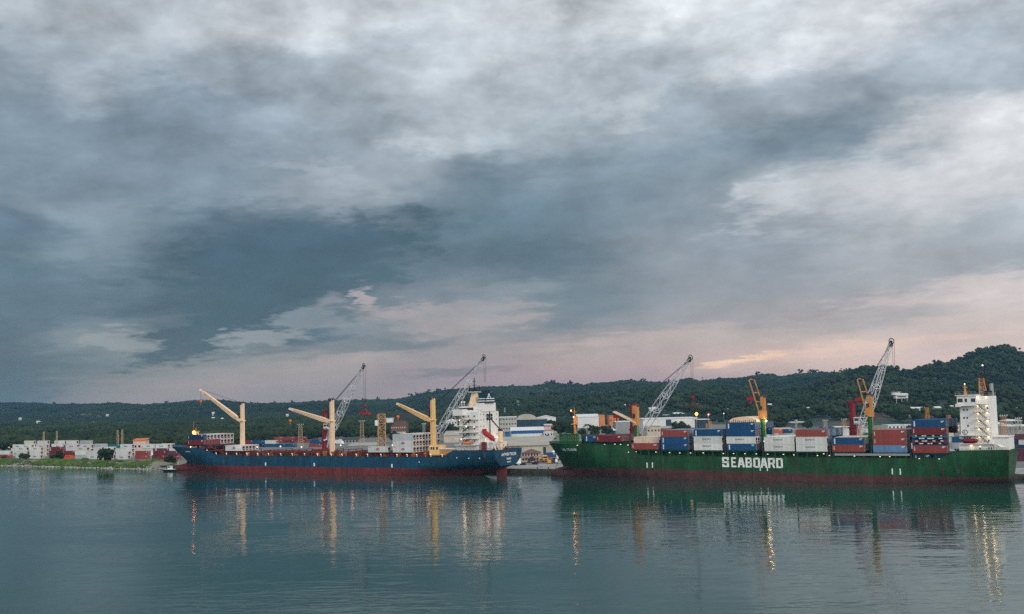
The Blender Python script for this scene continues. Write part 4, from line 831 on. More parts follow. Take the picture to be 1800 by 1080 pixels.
# deck lights strung along the side
BL = [364,380,398,416,434,453,472,493.5,513.5,535.5,558,582,601,626,646,669.5,697.5,715.5,732.5,757,777]
def side_u(x, y, v):
    r = ray(x, y); du, dv = r.x*_c(PHI)-r.y*_s(PHI), r.x*_s(PHI)+r.y*_c(PHI); u_, v_ = D0*_s(PHI), -D0*_c(PHI); t_ = (v-v_)/dv; return u_+t_*du, H+t_*r.z
for x in BL:
    u, z = side_u(x, 797.3, .4); m = MB(); p = Lb(u, .25, btop(u)+1.15); m.cbox(p, (.4,.3,.22)); m.bar(p+Vector((0,.3,0)), p+Vector((0,.3,-1.3)), .1); m.build('deck_light', [M['lamp_white']], blue)
for x, y in ((452,786),(493,785),(530,786),(599,783),(690,783),(335,786)):
    u, z = side_u(x, y, 3); m = MB(); p = Lb(u,3,z); m.ball(p, .42, 6); m.build('globe_lamp', [M['lamp_warm']], blue)
for u in (-171,-113,-48): point('crane_light', Lb(u, -1.5, 14.5), (1,.6,.3), 80, blue, .9)
for u in (-150,-96): point('deck_glow', Lb(u, 1.2, 12.2), (1,.5,.25), 70, blue, .8)
# draught and tug marks
for x, y in ((467,816),(552.5,817),(689,819)):
    u, z = side_u(x, y, 0); m = MB(); p = Lb(u, -.06, z); m.cbox(p, (.8,.1,1.6)); m.build('tug_mark', M['mark_white'], blue)
for x, y in ((824,806),(843,806),(737,812.5),(803,805)):
    u, z = side_u(x, y, 0); m = MB(); p = Lb(u, -.05, z); m.cbox(p, (.5,.12,.5)); m.build('hull_mark', M['mark_white'], blue)
u, z = side_u(337,794,2); m = MB(); m.box(u-U0-3,u-U0+6,-11.6,-11.2,z-.25,z+.25); m.build('anchor_recess', M['grey_paint'], blue)
# dark streaks running from scuppers
for x in (335,478,502,545,590,610,640,673,694,720,768):
    u, z = side_u(x, 805, 0); m = MB(); p = Lb(u, -.03, 0); m.box(p.x-.12,p.x+.12,p.y-.03,p.y+.05,rd.uniform(.3,2),rd.uniform(6,8.3)); m.build('scupper_pipe', M['steel_dark'], blue)
# accommodation
ac = MB(); A = lambda mb, u0_,u1_,v0_,v1_,z0_,z1_: mb.box(u0_-U0,u1_-U0,v0_-12,v1_-12,z0_,z1_)
A(ac,-32.6,-21.8,3.2,20.8,10.9,29.6); A(ac,-34,-22.4,2.4,21.6,10.9,14.2); ac.build('deckhouse', M['white_paint'], blue)
m = MB(); A(m,-33.2,-25,4.2,19.8,29.6,32.2); m.build('bridge', M['white_paint'], blue)
m = MB(); A(m,-33.9,-28.5,-.2,24.2,28.0,29.7); A(m,-33.9,-28.5,-.2,24.2,29.7,30.9); m.build('bridge_wing', M['white_paint'], blue)
for sgn in (0,1):
    m = MB()
    for u in (-33.4,-29.4): m.bar(Lb(u, 0.2 if not sgn else 23.8, 28), Lb(u, 3.1 if not sgn else 20.9, 24.4), .3)
    m.build('wing_bracket', M['white_paint'], blue)
m = MB(); A(m,-33.26,-25.2,4.12,4.24,30.5,31.6); A(m,-33.27,-33.15,4.6,19.4,30.5,31.6)
m.build('bridge_window', M['glass_dark'], blue)
m = MB(); A(m,-25.4,-21.4,6.2,17.8,29.6,33.6); m.build('funnel_casing', M['white_paint'], blue)
m = MB(); A(m,-24.6,-20.6,8,15.6,33.6,38.4); m.build('funnel', M['funnel_teal'], blue)
for v in (9.5,11.5,13.8): m = MB(); m.cyl(Lb(-22.6,v,38.4), Lb(-22.6,v,39.7), .5, .45, 8); m.build('exhaust_pipe', M['black_paint'], blue)
m = MB(); x_ = -20.6-U0+.05
for z0 in (34.4,35.5): m.box(x_-.05,x_+.04,-3.8,3.4,z0,z0+.35)
m.bar((x_,-2.4,35.8),(x_,-1.3,38.0),.35); m.bar((x_,-1.3,38.0),(x_,-.2,35.8),.35)
y_ = -4.0
for z0 in (34.4,35.5): m.box(-24.5-U0,-20.8-U0,y_-.06,y_+.03,z0,z0+.35)
m.build('funnel_mark', M['mark_white'], blue)
for k, z in enumerate((14.2,17.2,20.1,23.1,26.0)):
    m = MB(); A(m,-34.2,-21.6,1.0 if k < 4 else 2,3.3,z,z+.28); A(m,-34.2,-32.5,3.2,20.8,z,z+.28); m.build('deck_ledge', M['white_paint'], blue)
    m = MB(); rail(m, [Lb(-34.1,1.1,z+.28), Lb(-22,1.1,z+.28)], 1.0, 1.6); m.build('deck_railing', M['grey_paint'], blue)
    if k: m = MB(); m.bar(Lb(-31+.4*k,1.6,z-2.7), Lb(-26.8+.4*k,1.6,z+.2), .12,.7); m.build('outside_stair', M['dark_grey'], blue)
for z in (15.7,18.6,21.5,24.5,27.2):
    for u in ([-30.6,-27.6,-24.4] if z > 16 else [-31,-24.5]):
        m = MB(); A(m,u,u+.65,3.12,3.24,z,z+.75); m.build('window', M['glass_dark'], blue)
for z in (18.6,22.5,25.5,28):
    for v in (5,7.4,18.6): m = MB(); A(m,-21.84,-21.72,v,v+.45,z,z+.6); m.build('window', M['glass_dark'], blue)
m = MB(); A(m,-21.83,-21.6,12.5,13.1,17.2,33.6); m.build('soot_pipe', M['black_paint'], blue)
for v in (10.2,12.0,13.8):
    for z in (25.6,27.2): m = MB(); A(m,-21.85,-21.5,v,v+1.2 ,z,z+1.3); m.build('vent_grille', M['black_paint'], blue)
m = MB(); rail(m, [Lb(-33.1,4.3,32.2),Lb(-25.2,4.3,32.2),Lb(-25.2,19.7,32.2)],1,1.8); rail(m,[Lb(-25,3.4,29.6),Lb(-21.9,3.4,29.6),Lb(-21.9,20.6,29.6)],1,2); rail(m,[Lb(-33.8,-.1,30.9),Lb(-28.6,-.1,30.9)],.6,1.5); m.build('roof_railing', M['grey_paint'], blue)
mt = link('radar_mast', None, blue, Lb(-29.5,12,32.2)); m = MB(); m.bar((0,0,0),(0,0,6.6),3.6,4.4,1.7,2.2); m.bar((-4,0,0),(-.6,0,6),.3); m.build('mast_body', M['cream'], mt)
m = MB(); m.box(-2.0,2.0,-2.6,2.6,6.6,6.9); m.build('mast_platform', M['white_paint'], mt)
m = MB()
for x_, y_, z_ in ((0,0,6.5),(-1.6,-1.8,3),(1.6,1.8,3),(1.4,-1.8,2.2),(-1.4,1.9,2.4)): m.bar((x_,y_,6.9),(x_,y_,6.9+z_),.3)
m.bar((0,-1.6,10),(0,1.6,10),.3); m.bar((0,-1.1,11.8),(0,1.1,11.8),.25); m.bar((-1.6,-2.3,8.6),(-1.6,.4,8.6),.4); m.box(-.9,.9,-1.2,1.2,6.9,7.9); m.build('radar_antenna', M['black_paint'], mt)
for v in (4,6): m = MB(); m.cyl(Lb(-31.5,v,32.2), Lb(-31.5,v,34.6), .12, n=5); m.ball(Lb(-31.5,v,34.2), .5, 8); m.build('dome_antenna', M['white_paint'], blue)
# boats
lb_ = link('freefall_lifeboat', None, blue, Lb(-17, 5, 11.0)); P_, Q_ = Vector((-3.6,0,9.6)), Vector((3.0,0,5.2)); d_ = (Q_-P_).normalized()
m = MB(); m.cyl(P_,P_+d_*1.6,.7,1.25,10); m.cyl(P_+d_*1.6,Q_-d_*1.8,1.25,1.25,10); m.cyl(Q_-d_*1.8,Q_,1.25,.5,10); m.box(-3.6,-2.0,-.6,.6,9.0,10.6); m.build('boat_body', M['bright_red'], lb_)
m = MB()
for s_ in (-1.3,1.3): m.bar(P_+Vector((-.6,s_,-1.4)), Q_+Vector((.9,s_,-1.7)), .45); m.bar((3.2,s_,3.6),(1.2,s_,0),.4); m.bar((3.2,s_,3.6),(4.4,s_,0),.4); m.bar((3.4,s_,3.8),(4.2,s_,6.6),.3); m.bar((-3.4,s_,8),(-3.4,s_,0),.35)
m.build('launch_frame', M['white_paint'], lb_)
rb_ = link('rescue_boat', None, blue, Lb(-27.6,1.9,14.5)); m = MB(); m.cyl((-3,0,.9),(-2,0,.8),.3,.8,8); m.cyl((-2,0,.8),(2.2,0,.8),.8,.8,8); m.cyl((2.2,0,.8),(3,0,.9),.8,.35,8); m.build('boat_body', M['orange_paint'], rb_)
m = MB(); m.bar((-2.6,-.2,0),(-2.6,-.2,2),.25); m.bar((-2.6,-.2,2),(-.4,-.4,3.4),.3); m.bar((2.4,-.2,0),(2.4,-.2,2.2),.25); m.build('davit', M['white_paint'], rb_)
# aft deck fittings
m = MB(); m.cyl(Lb(-14.2,10,10.9), Lb(-14.2,10,20.4), 1.15, 1.15, 12); m.cyl(Lb(-14.2,10,15.2), Lb(-14.2,10,15.8), 1.5, n=12); m.build('aft_crane_post', M['cream'], blue)
m = MB(); m.bar(Lb(-14.2,10,20.4), Lb(-14.2,10,21.4), 1.6); m.bar(Lb(-14.2,10,21), Lb(-21,9,28.5), .45, .5); m.build('aft_crane_jib', M['steel_dark'], blue)
m = MB(); A(m,-21.4,-17,4,20,10.9,15.2); m.build('aft_house', M['white_paint'], blue)
m = MB(); A(m,-20,-18,2.4,3.9,10.9,15.6); m.build('stair_tower', M['hull_red'], blue)
for k in range(16):
    u, v = rd.uniform(-20,-12.2), rd.uniform(2.5,22); p = Lb(u,v,10.9); m = MB(); h = rd.uniform(1.2,3.0)
    if k % 2: m.cyl(p, p+Vector((0,0,h)), .45, .3, 7); m.bar(p+Vector((0,0,h)), p+Vector((.8,0,h+.4)), .4)
    else: m.box(p.x,p.x+1.4,p.y,p.y+1.6,p.z,p.z+h*.7)
    m.build('mooring_winch', M[rd.choice(['crane_red','hull_red','deck_red'])], blue)
m = MB(); rail(m, [Lb(-33,.4,12),Lb(-11.6,.5,12),Lb(-11.6,23.5,12)],1,1.6); m.build('poop_railing', M['deck_red'], blue)
for u, v, z in ((-30,.6,17.0),(-27,.6,22.9),(-31,1,25.9),(-24,2.6,22.6),(-21.2,5,16.6),(-21.2,8,17.0),(-21.2,16,17.2),(-21.2,18.6,17.2),(-33,.8,28.4)):
    m = MB(); m.ball(Lb(u,v,z), .33, 6); m.build('wall_lamp', M['lamp_warm'], blue)
for u, v, z in ((-28,-.8,16.4),(-19.6,6,16.2),(-19.6,16,17),(-28,-.5,23)): point('deckhouse_light', Lb(u,v,z), (1,.8,.55), 70, blue, .7)
m = MB(); xt = -11.2-U0
for txt, sz_, zc in (('ANTWERP TRADER',1.9,9.6),('MAJURO',1.3,7.6),('IMO 93124',.85,6.1)): put_text(m, txt, sz_, (xt+.12,0,zc), (0,1,0), (0,0,1), .04, .78)
m.build('stern_lettering', M['mark_white'], blue)
# ------------------------------------------------ green ship
G0 = 110.0
def Lg(u, v, z): return Vector((u-G0, v-12, z))
green = thing('container_ship', 'rusty green container ship with SEABOARD lettering and orange deck cranes', 'container ship', W(G0, 12, 0), -PHI)
gtop = lerp_fn([(11,15.4),(20,14.9),(50,14.3),(55.5,14.0),(59,10.2),(64,9.8),(170,9.2),(183,9.3),(187.5,11.4),(190,12.0),(206.5,12.2)])
gred = lerp_fn([(11,4.3),(55,4.5),(120,3.4),(172,2.5),(206,2.2)])
def gendw(z): return 3.6+min(1,max(0,(z+1)/11))**.55*7.2
hull(green, G0, dict(st=stations(11.2, 206.3, [50,55.5,57,59,64,183,185.5,187.5,190]), top=gtop, red=gred, ztop=13, zbulb=4.0, bulwark=1.2,
    stem=lerp_fn([(-2,13),(.5,11.2),(2.2,11.0),(3.2,12.5),(3.8,16),(4.2,17.8),(9,15),(15.4,11.2)]), main_stem=lerp_fn([(-2,22),(4,18.5),(9,15),(15.4,11.2)]),
    end=lerp_fn([(-2,200),(0,203),(1.5,205),(12.2,206.3)]), endw=gendw, Lw=56, Ld=26, Rw=42, Rd=18, paint='hull_green', boot='hull_brown', deck='deck_green'))
B = lambda mb, u0_,u1_,v0_,v1_,z0_,z1_: mb.box(u0_-G0,u1_-G0,v0_-12,v1_-12,z0_,z1_)
zb_ = lambda u: 12.45-(u-60)*.0108
bays = [('fore',33.5,39.6,15.62),('fore2',40.1,52.3,15.6),(None,57.6,69.8,None),(None,71.3,83.5,None),(None,86.1,98.3,None),(None,100.3,112.5,None),(None,116.1,128.3,None),(None,129,141.2,None),(None,143.1,155.3,None),(None,158.7,170.9,None),(None,173.1,185.3,None)]
for n_, a_, b_, zz_ in bays[2:]:
    m = MB(); z = zb_((a_+b_)/2)-.25; B(m,a_+.2,b_-.2,2.6,21.4,7.9,z); m.build('hatch_coaming', M['deck_green'], green)
    m = MB()
    for u in np.linspace(a_+.3, b_-.3, 4):
        B(m,u-.25,u+.25,.25,.9,8.2,z)
    B(m,a_,b_,.2,1.1,z-.25,z-.02); m.build('side_pillar', M['deck_green'], green)
    m = MB(); B(m,a_-1.0,a_-.55,.6,23.4,8.2,z+1.6); B(m,a_-1.0,a_-.55,.6,1.1,z+1.6,z+4.4); B(m,a_-1.0,a_-.55,22.9,23.4,z+1.6,z+4.4); m.build('lashing_bridge', M['dark_grey'], green)
m = MB(); B(m,144,172,-.12,.35,10.1,10.9); 
for k in range(28): B(m,144.2+k,144.35+k,-.16,-.1,10.1,10.9)
m.build('gangway', M['grey_paint'], green)
m = MB(); B(m,33,53,4,20,13.4,15.3); B(m,31.2,31.6,5,19,13.4,18.6); m.build('forecastle_hatch', M['deck_green'], green)
# breakwater of green posts
for k in range(11):
    t_ = k/10; u = 19.5+11*t_; v = 3.2+abs(0)*0; p = Lg(u, 6.5-3.3*t_, 14); m = MB(); m.cyl(p, p+Vector((0,0,5.4-.25*(k%3))), .36, .36, 8)
    for z in (1.5,3.0,4.5): m.cyl(p+Vector((0,0,z)), p+Vector((0,0,z+.25)), .5, n=8)
    m.build('breakwater_post', M['green_paint'], green)
m = MB(); 
for z in (15.6,18.8): m.bar(Lg(19.5,6.5,z), Lg(30.5,3.2,z), .3,.5)
m.build('breakwater_plate', M['deck_green'], green)
fm = link('foremast', None, green, Lg(24.2,12,13.6)); m = MB(); m.cyl((0,0,0),(0,0,12.5),.65,.5,10); m.cyl((0,0,12.5),(0,0,17),.22,.15,6); m.bar((-1.2,0,9.6),(1.4,0,9.6),1.4,.3); m.bar((-1.5,0,15),(1.2,0,15),.2); m.bar((.9,0,9.6),(.9,0,13),.7,.5); m.build('mast_pole', M['crane_orange'], fm)
m = MB(); m.ball((.2,-1.2,12.8),.4,6); m.build('mast_lamp', M['lamp_warm'], fm); point('mast_light', (-.3,-2.2,11), (1,.55,.2), 160, fm, .3)
m = MB(); m.ball((-1.4,-.6,15.6),.35,6); m.build('mast_lamp', M['lamp_orange'], fm)
def crane_green(u, v, zb, zs, ztop, tip, lowered=False):
    t = link('deck_crane', None, green, Lg(u, v, zb)); hs_, ht = zs-zb, ztop-zb
    m = MB(); m.cyl((0,0,-2.5),(0,0,hs_),1.1,1.05,14); m.build('pedestal', M['green_paint'], t)
    m = MB()
    if lowered: m.box(-1.1,1.0,-1.3,1.3,hs_+1.2,ht); m.cyl((0,0,hs_),(0,0,hs_+1.2),1.7,1.7,12); m.box(-.8,-.5,-1.36,-1.3,hs_+2.5,ht-1.2)
    else: m.box(-1.6,1.2,-1.4,1.4,hs_,hs_+2.7); m.box(-.6,1.1,-1.0,1.0,hs_+2.7,ht); m.cyl((0,0,hs_-.5),(0,0,hs_),1.6,1.6,12)
    m.build('crane_house', M['crane_orange'], t)
    m = MB(); m.box(-.9,.2,-1.45,-1.3,hs_+(3 if lowered else 3.2),hs_+(5 if lowered else 4.6)); m.build('operator_cab', M['glass_dark'], t)
    m = MB(); m.cyl((-.2,-1,ht),(-.2,1,ht),.7,n=12); m.cyl((.9,-1,ht-.1),(.9,1,ht-.1),.5,n=10); m.build('sheave_head', M['dark_grey'] if not lowered else M['crane_red'], t)
    T = Vector((tip[0]-u, tip[1]-v, tip[2]-zb)); P = Vector((0,0,hs_+(1.9 if lowered else 1.0)))
    d = T-P; sd_ = Vector((.0,1,0))
    m = MB()
    if lowered:
        for s_ in (-1,1):
            o_ = Vector((0,s_*1.15,0)); m.bar(P+o_+Vector((.6,0,-.9)), T+o_*.9, .95,.6,.7,.5)
    else:
        for s_ in (-.95,.95):
            o_ = Vector((s_,s_*.5,0)); m.bar(P+o_*1.2, T+o_, .42,.42,.36,.36)
        for f in (.14,.36,.60,.97): c_ = P+d*f; m.bar(c_+Vector((-1,-.5,0)), c_+Vector((1,.5,0)), .34)
    m.build('jib', M['cream' if lowered else 'crane_orange'], t)
    for s_ in ((-.9,.9) if not lowered else (-1.1,1.1)):
        o_ = Vector((s_,s_*.5,0)) if not lowered else Vector((0,s_,0)); m = MB(); m.ball(T+o_, .6, 8); m.build('jib_sheave', M['steel_dark'], t)
    m = MB(); m.bar((-.2,0,ht), T, .08); K = T+Vector((-.6,0,-8.5)) if not lowered else T+Vector((1.5,0,-2.5)); m.bar(T, K, .08); m.build('hoist_wire', M['steel_dark'], t)
    m = MB(); m.box(K.x-1.4,K.x+1.1,K.y-.5,K.y+.5,K.z-.5,K.z+.8); m.bar(K, K-Vector((0,0,2)), .4); m.build('hook_block', M['bright_red'], t)
    m = MB(); 
    for z in np.arange(1, hs_, .5): m.bar((.9,-1.0,z),(1.3,-.7,z),.08)
    m.bar((1.1,-1.05,0),(1.1,-1.05,hs_),.14); m.build('ladder', M['rusty_pale'], t)
    return t
crane_green(56.5,8,14.0,22.4,30.9,(45.7,8,28.6),True); crane_green(113.4,8,10,25.0,33.5,(109.0,8,41.0)); crane_green(156.2,8,9.4,25.2,33.0,(152.9,8,39.8))
m = MB(); m.bar(Lg(152,8,14),Lg(152,8,20.6),.4); m.bar(Lg(159.4,8,14),Lg(159.4,8,20.6),.4); m.bar(Lg(150,8,14.2),Lg(160,8,14.2),.35); m.build('crane_platform', M['crane_orange'], green)
# bright lamp on the middle crane
p = Lg(115.2,6.2,23.6); lamp_mat('lamp_bright', (1.0,.82,.5), 32); m = MB(); m.ball(p, .42, 8); m.build('crane_lamp', M['lamp_bright'], green); point('crane_flood_light', p+Vector((.4,-1.4,0)), (1,.82,.5), 350, green, .4)
GL = [(1015,783),(1063,781.5),(1081,781),(1091,781.5),(1104,782.5),(1105,795),(1118,794.5),(1153,795),(1177,796),(1195,796.5),(1214,796.5),(1236,796.5),(1271.7,797.5),(1289.7,797.7),(1309.6,797.8),(1329.5,798.2),(1349.5,798.6),(1377,799),(1395.5,800),(1437,801),(1448,798),(1458,801),(1502,802),(1547,803),(1564,803),(1616,806.5),(1651,807)]
for x, y in GL:
    u, z = side_u(x, y, .1); m = MB(); m.cbox(Lg(u,.05,z), (.42,.3,.22)); m.build('deck_light', M['lamp_warm'], green)
for x, y in ((1299,776),(1297,786),(1345,778),(1341,785)): u, z = side_u(x+44,y,3); m = MB(); m.ball(Lg(u,3,z), .3, 6); m.build('globe_lamp', M['lamp_warm'], green)
for u in (84,142): point('deck_glow', Lg(u,.9,10.6), (1,.65,.3), 18, green, .6)
def block_letter(mb, ch, x0, x1, z0, z1, y, w=.30, hh=.17):
    # stroke lettering with the squared, condensed shape painted on the hull; unit strokes in a 1 x 1 cell
    W_, H_ = x1-x0, z1-z0; tx, tz = w, hh
    Rr = {'S':[(0,1-tz,1,1),(0,.5,tx,1-tz),(0,.5-tz/2,1,.5+tz/2),(1-tx,tz,1,.5),(0,0,1,tz),(0,tz,tx,tz+.14),(1-tx,1-tz-.14,1,1-tz)],
          'E':[(0,0,tx,1),(tx,1-tz,1,1),(tx,.5-tz/2,.85,.5+tz/2),(tx,0,1,tz)],
          'B':[(0,0,tx,1),(tx,1-tz,.9,1),(tx,.5-tz/2,.92,.5+tz/2),(tx,0,.9,tz),(1-tx,tz*.6,1,.5),(1-tx,.5,.96,1-tz*.6)],
          'O':[(0,.06,tx,.94),(1-tx,.06,1,.94),(tx*.5,0,1-tx*.5,tz),(tx*.5,1-tz,1-tx*.5,1)],
          'D':[(0,0,tx,1),(1-tx,.07,1,.93),(tx,0,.88,tz),(tx,1-tz,.88,1)],
          'R':[(0,0,tx,1),(tx,1-tz,.9,1),(tx,.45-tz/2,.9,.45+tz/2),(1-tx,.45,.98,.94)], 'A':[(.28,.22,.72,.22+tz*.8)]}[ch]
    for a_, b_, c_, d_ in Rr: mb.box(x0+a_*W_, x0+c_*W_, y, y+.08, z0+b_*H_, z0+d_*H_)
    def quad(q_): mb.add([(x0+a_*W_, yy, z0+b_*H_) for yy in (y, y+.08) for a_, b_ in q_], [(0,1,2,3),(7,6,5,4)]+[(k,4+k,4+(k+1)%4,(k+1)%4) for k in range(4)])
    if ch == 'A': quad([(0,0),(tx*.95,0),(.62,1),(.30,1)]); quad([(1-tx*.95,0),(1,0),(.70,1),(.38,1)])
    if ch == 'R': quad([(.52,.42),(.80,.42),(1.02,0),(.74,0)])
m = MB()
for ch, xa, xb, ya, yb in (('S',1269.8,1280.8,821.4,804),('E',1285.8,1293.6,821.6,804.2),('A',1296.6,1308.8,821.8,804.6),('B',1310.8,1321.3,822,804.8),('O',1324.6,1335.4,822.3,805),('A',1337,1348.6,822.5,805.2),('R',1350.4,1361.8,822.8,805.5),('D',1364.7,1375.6,823.1,805.8)):
    ua, za = side_u(xa, ya, -.1); ub, zc = side_u(xb, yb, -.1); l_ = MB(); block_letter(l_, ch, ua-G0, ub-G0, za, zc, -12.12); l_.build('painted_letter', M['mark_white'], green)
for x, y in ((1137.5,818),(1147,818),(1568.5,829),(1582.5,829.5)):
    u, z = side_u(x, y, 0); m = MB(); m.cbox(Lg(u,-.06,z), (.45,.1,2.2)); m.build('tug_mark', M['mark_white'], green)
for x in (1336.5,1349):
    u, z = side_u(x, 825, 0); m = MB(); m.cbox(Lg(u,-.06,z), (.4,.1,1.4)); m.build('draught_mark', M['mark_white'], green)
m = MB(); u, z = side_u(1018,793.5,6); tx = []
put_text(m, 'LBL TRADER', 1.5, (0,0,0), (1,0,0), (0,0,1), .03, 1.0)
nm_ = m; hullrows = None
for i, (vx, vy, vz) in enumerate(nm_.v):   # lay the bow name on the flare of the hull
    uu = 27.0+vx; zz = 12.2+vz-.0*vx; e = min(1, max(0, (uu-(11.2+(15.4-zz)*.6))/27.5)); zn = min(1, zz/13); Le = 52+(26-52)*zn**.8; um = np.interp(zz, [4,9,15.4], [18.5,15,11.2]); e = min(1, (uu-um)/Le); hbv = HB*(1-(1-e)**(1.7+1.1*zn))**(.85-.25*zn)
    nm_.v[i] = (uu-G0, -hbv-.22, zz)
nm_.build('bow_lettering', M['mark_white'], green)
for x, a_, b_ in ((1102,9,2.2),(1108,8,3),(1256,6,.8),(1322,9,.2),(1430,9,3.5),(1512,9,2.5),(1657,8,.4),(1692,7.5,1)):
    u, z = side_u(x, 815, 0); m = MB(); B(m,u-.11,u+.11,-.08,.05,b_,a_); m.build('scupper_pipe', M['hull_brown' if x > 1600 else 'steel_dark'], green)
# deckhouse
m = MB(); B(m,190.2,200.3,2,19,11,31.6); B(m,189.4,200.8,1.2,22.8,11,14.2); m.build('deckhouse', M['white_paint'], green)
m = MB(); B(m,189.7,196.4,.2,23.8,28.2,31.9); B(m,189.2,196.2,-.2,24.2,31.9,32.15); m.build('bridge', M['white_paint'], green)
for a_, b_ in ((190.0,191.7),(192.4,193.2),(194.6,196.0)):
    m = MB(); B(m,a_,b_,.12,.24,29.6,30.9); m.build('bridge_window', M['glass_dark'], green)
m = MB(); B(m,189.55,189.72,1,23,29.5,30.9); m.build('bridge_window', M['glass_dark'], green)
m = MB(); B(m,189.3,191,-1.0,.2,27.9,29.0); m.build('bridge_wing', M['white_paint'], green)
for k, z in enumerate((14.3,17.4,20.35,23.2,26.0,28.7)):
    m = MB(); B(m,189.8 if k < 2 else 195.2,203.4 if k == 0 else 200.6,.4,2.1,z,z+.25); m.build('deck_ledge', M['white_paint'], green)
    m = MB(); rail(m, [Lg(195.3,.5,z+.25), Lg(200.5,.5,z+.25)], .95, 1.3); m.build('deck_railing', M['grey_paint'], green)
    if k: m = MB(); m.bar(Lg(196.6,1.2,z), Lg(199.6,1.2,z-2.8), .12,.6); m.build('outside_stair', M['grey_paint'], green)
for z in (13.3,16.4,19.3,22.2,25.0,27.7,30.9):
    for u in (196.6,199.5):
        if z == 13.3 and u > 198: continue
        m = MB(); m.cbox(Lg(u,1.75,z+.45), (.6,.3,.22)); m.build('wall_lamp', M['lamp_flood'], green); point('deckhouse_light', Lg(u,1.15,z+.1), (1,.74,.42), 16, green, .15)
m = MB(); m.cbox(Lg(193.6,1.1,13.8), (.5,.2,.3)); m.build('wall_lamp', M['lamp_flood'], green); point('deckhouse_light', Lg(193.8,.6,13.2), (1,.65,.25), 22, green, .15)
for u, z in ((191.4,26.4),(192.5,26.4),(191.3,23.5),(192.4,23.5),(192.5,20.6),(197.6,27.0),(199.5,27.0),(193.4,15.6),(197.9,15.2),(199.3,15.2)):
    m = MB(); B(m,u,u+.5,1.92,2.03,z,z+.7); m.build('window', M['glass_dark'], green)
for u in (190.4,191.2,192.0,192.8): m = MB(); B(m,u,u+.55,1.9,2.02,15.0,17.0); m.build('window', M['glass_dark'], green)
for u in (196.4,199.4,200.2): m = MB(); B(m,u,u+.4,1.1,1.22,12.4,13.2); m.build('window', M['glass_dark'], green)
m = MB(); m.ring(Lg(191.6,1.95,19.0)-Vector((0,0,.4)), .85, .10, (0,1,0)); m.bar(Lg(191.5,1.93,19.1),Lg(191.2,1.93,18.6),.14); m.bar(Lg(191.2,1.93,18.6),Lg(191.8,1.93,18.1),.14); m.build('funnel_emblem', M['mark_dark'], green)
lb_ = link('lifeboat', None, green, Lg(193.2,1.0,14.6)); m = MB(); m.cyl((-2.9,0,1.1),(-1.9,0,.9),.3,.8,8); m.cyl((-1.9,0,.9),(2,0,.9),.8,.8,8); m.cyl((2,0,.9),(2.9,0,1.1),.8,.3,8); m.build('boat_body', M['crane_red'], lb_)
m = MB(); m.bar((-2.4,.6,0),(-2.4,.2,3.4),.2); m.bar((2.2,.6,0),(2.2,.2,3.4),.2); m.build('davit', M['white_paint'], lb_)
m = MB(); B(m,200.3,205.6,6,19,11,16.6); B(m,200.3,205.9,5.4,19.4,16.6,16.9); m.build('aft_house', M['white_paint'], green)
m = MB(); rail(m, [Lg(200.6,5.6,16.9),Lg(205.8,5.6,16.9),Lg(205.8,19,16.9)],1,1.2); rail(m,[Lg(189.3,-.1,32.15),Lg(196.2,-.1,32.15)],1.3,1.2); rail(m,[Lg(196.4,2.1,31.6),Lg(200.2,2.1,31.6),Lg(200.2,18.9,31.6)],1.2,1.5); rail(m,[Lg(188.5,.3,12),Lg(205.8,1.6,12)],.9,1.6); m.build('roof_railing', M['grey_paint'], green)
m = MB(); m.bar(Lg(201.6,4,14.3),Lg(204.2,2,13.2),2.4,.2); m.build('boat_ramp', M['white_paint'], green)
mt = link('signal_post', None, green, Lg(191.8,6,32.1)); m = MB(); m.bar((0,0,0),(-.1,0,3.8),.9,.9,.4,.4); m.bar((-.9,0,2.9),(.8,0,2.9),.15); m.build('post_frame', M['crane_orange'], mt); m = MB(); m.ball((-.1,0,4.1),.28,6); m.build('signal_lamp', M['lamp_white'], mt)
mt = link('radar_mast', None, green, Lg(197.2,12,31.6)); m = MB(); m.truss((0,0,0),(-.5,0,6.8),2.8,1.5,4,.26); m.build('mast_lattice', M['crane_orange'], mt)
m = MB(); m.box(-1.8,.8,-1,1,6.8,7.1); m.bar((-1.2,0,7),(-1.2,0,9.2),.35); m.bar((-1.6,-1,7.8),(-1.6,1,7.8),.3); m.build('mast_platform', M['hull_brown'], mt)
m = MB(); m.bar((1.2,0,0),(.6,0,11.2),.45,.45,.3,.3); m.bar((-.2,0,10.6),(1,0,10.6),.2); m.build('mast_pole', M['black_paint'], mt); m = MB(); m.ball((.1,0,11.4),.35,6); m.build('signal_lamp', M['lamp_white'], mt)
fn = link('funnel', None, green, Lg(199,12,31.6)); m = MB(); m.box(-1.5,1.2,-2,2,0,1.9); m.build('funnel_base', M['black_paint'], fn)
for x_, r_, h_, mm in ((.9,.75,4.6,'grey_paint'),(-.5,.5,3.8,'black_paint'),(-1.8,.35,3.8,'grey_paint'),(-2.8,.35,3.6,'grey_paint')):
    m = MB(); m.cyl((x_,0,0),(x_,0,h_),r_,r_,10); m.build('exhaust_pipe', M[mm], fn)
m = MB(); m.cyl((.5,0,4.6),(.0,0,5.4),.7,.5,10); m.build('exhaust_pipe', M['black_paint'], fn)
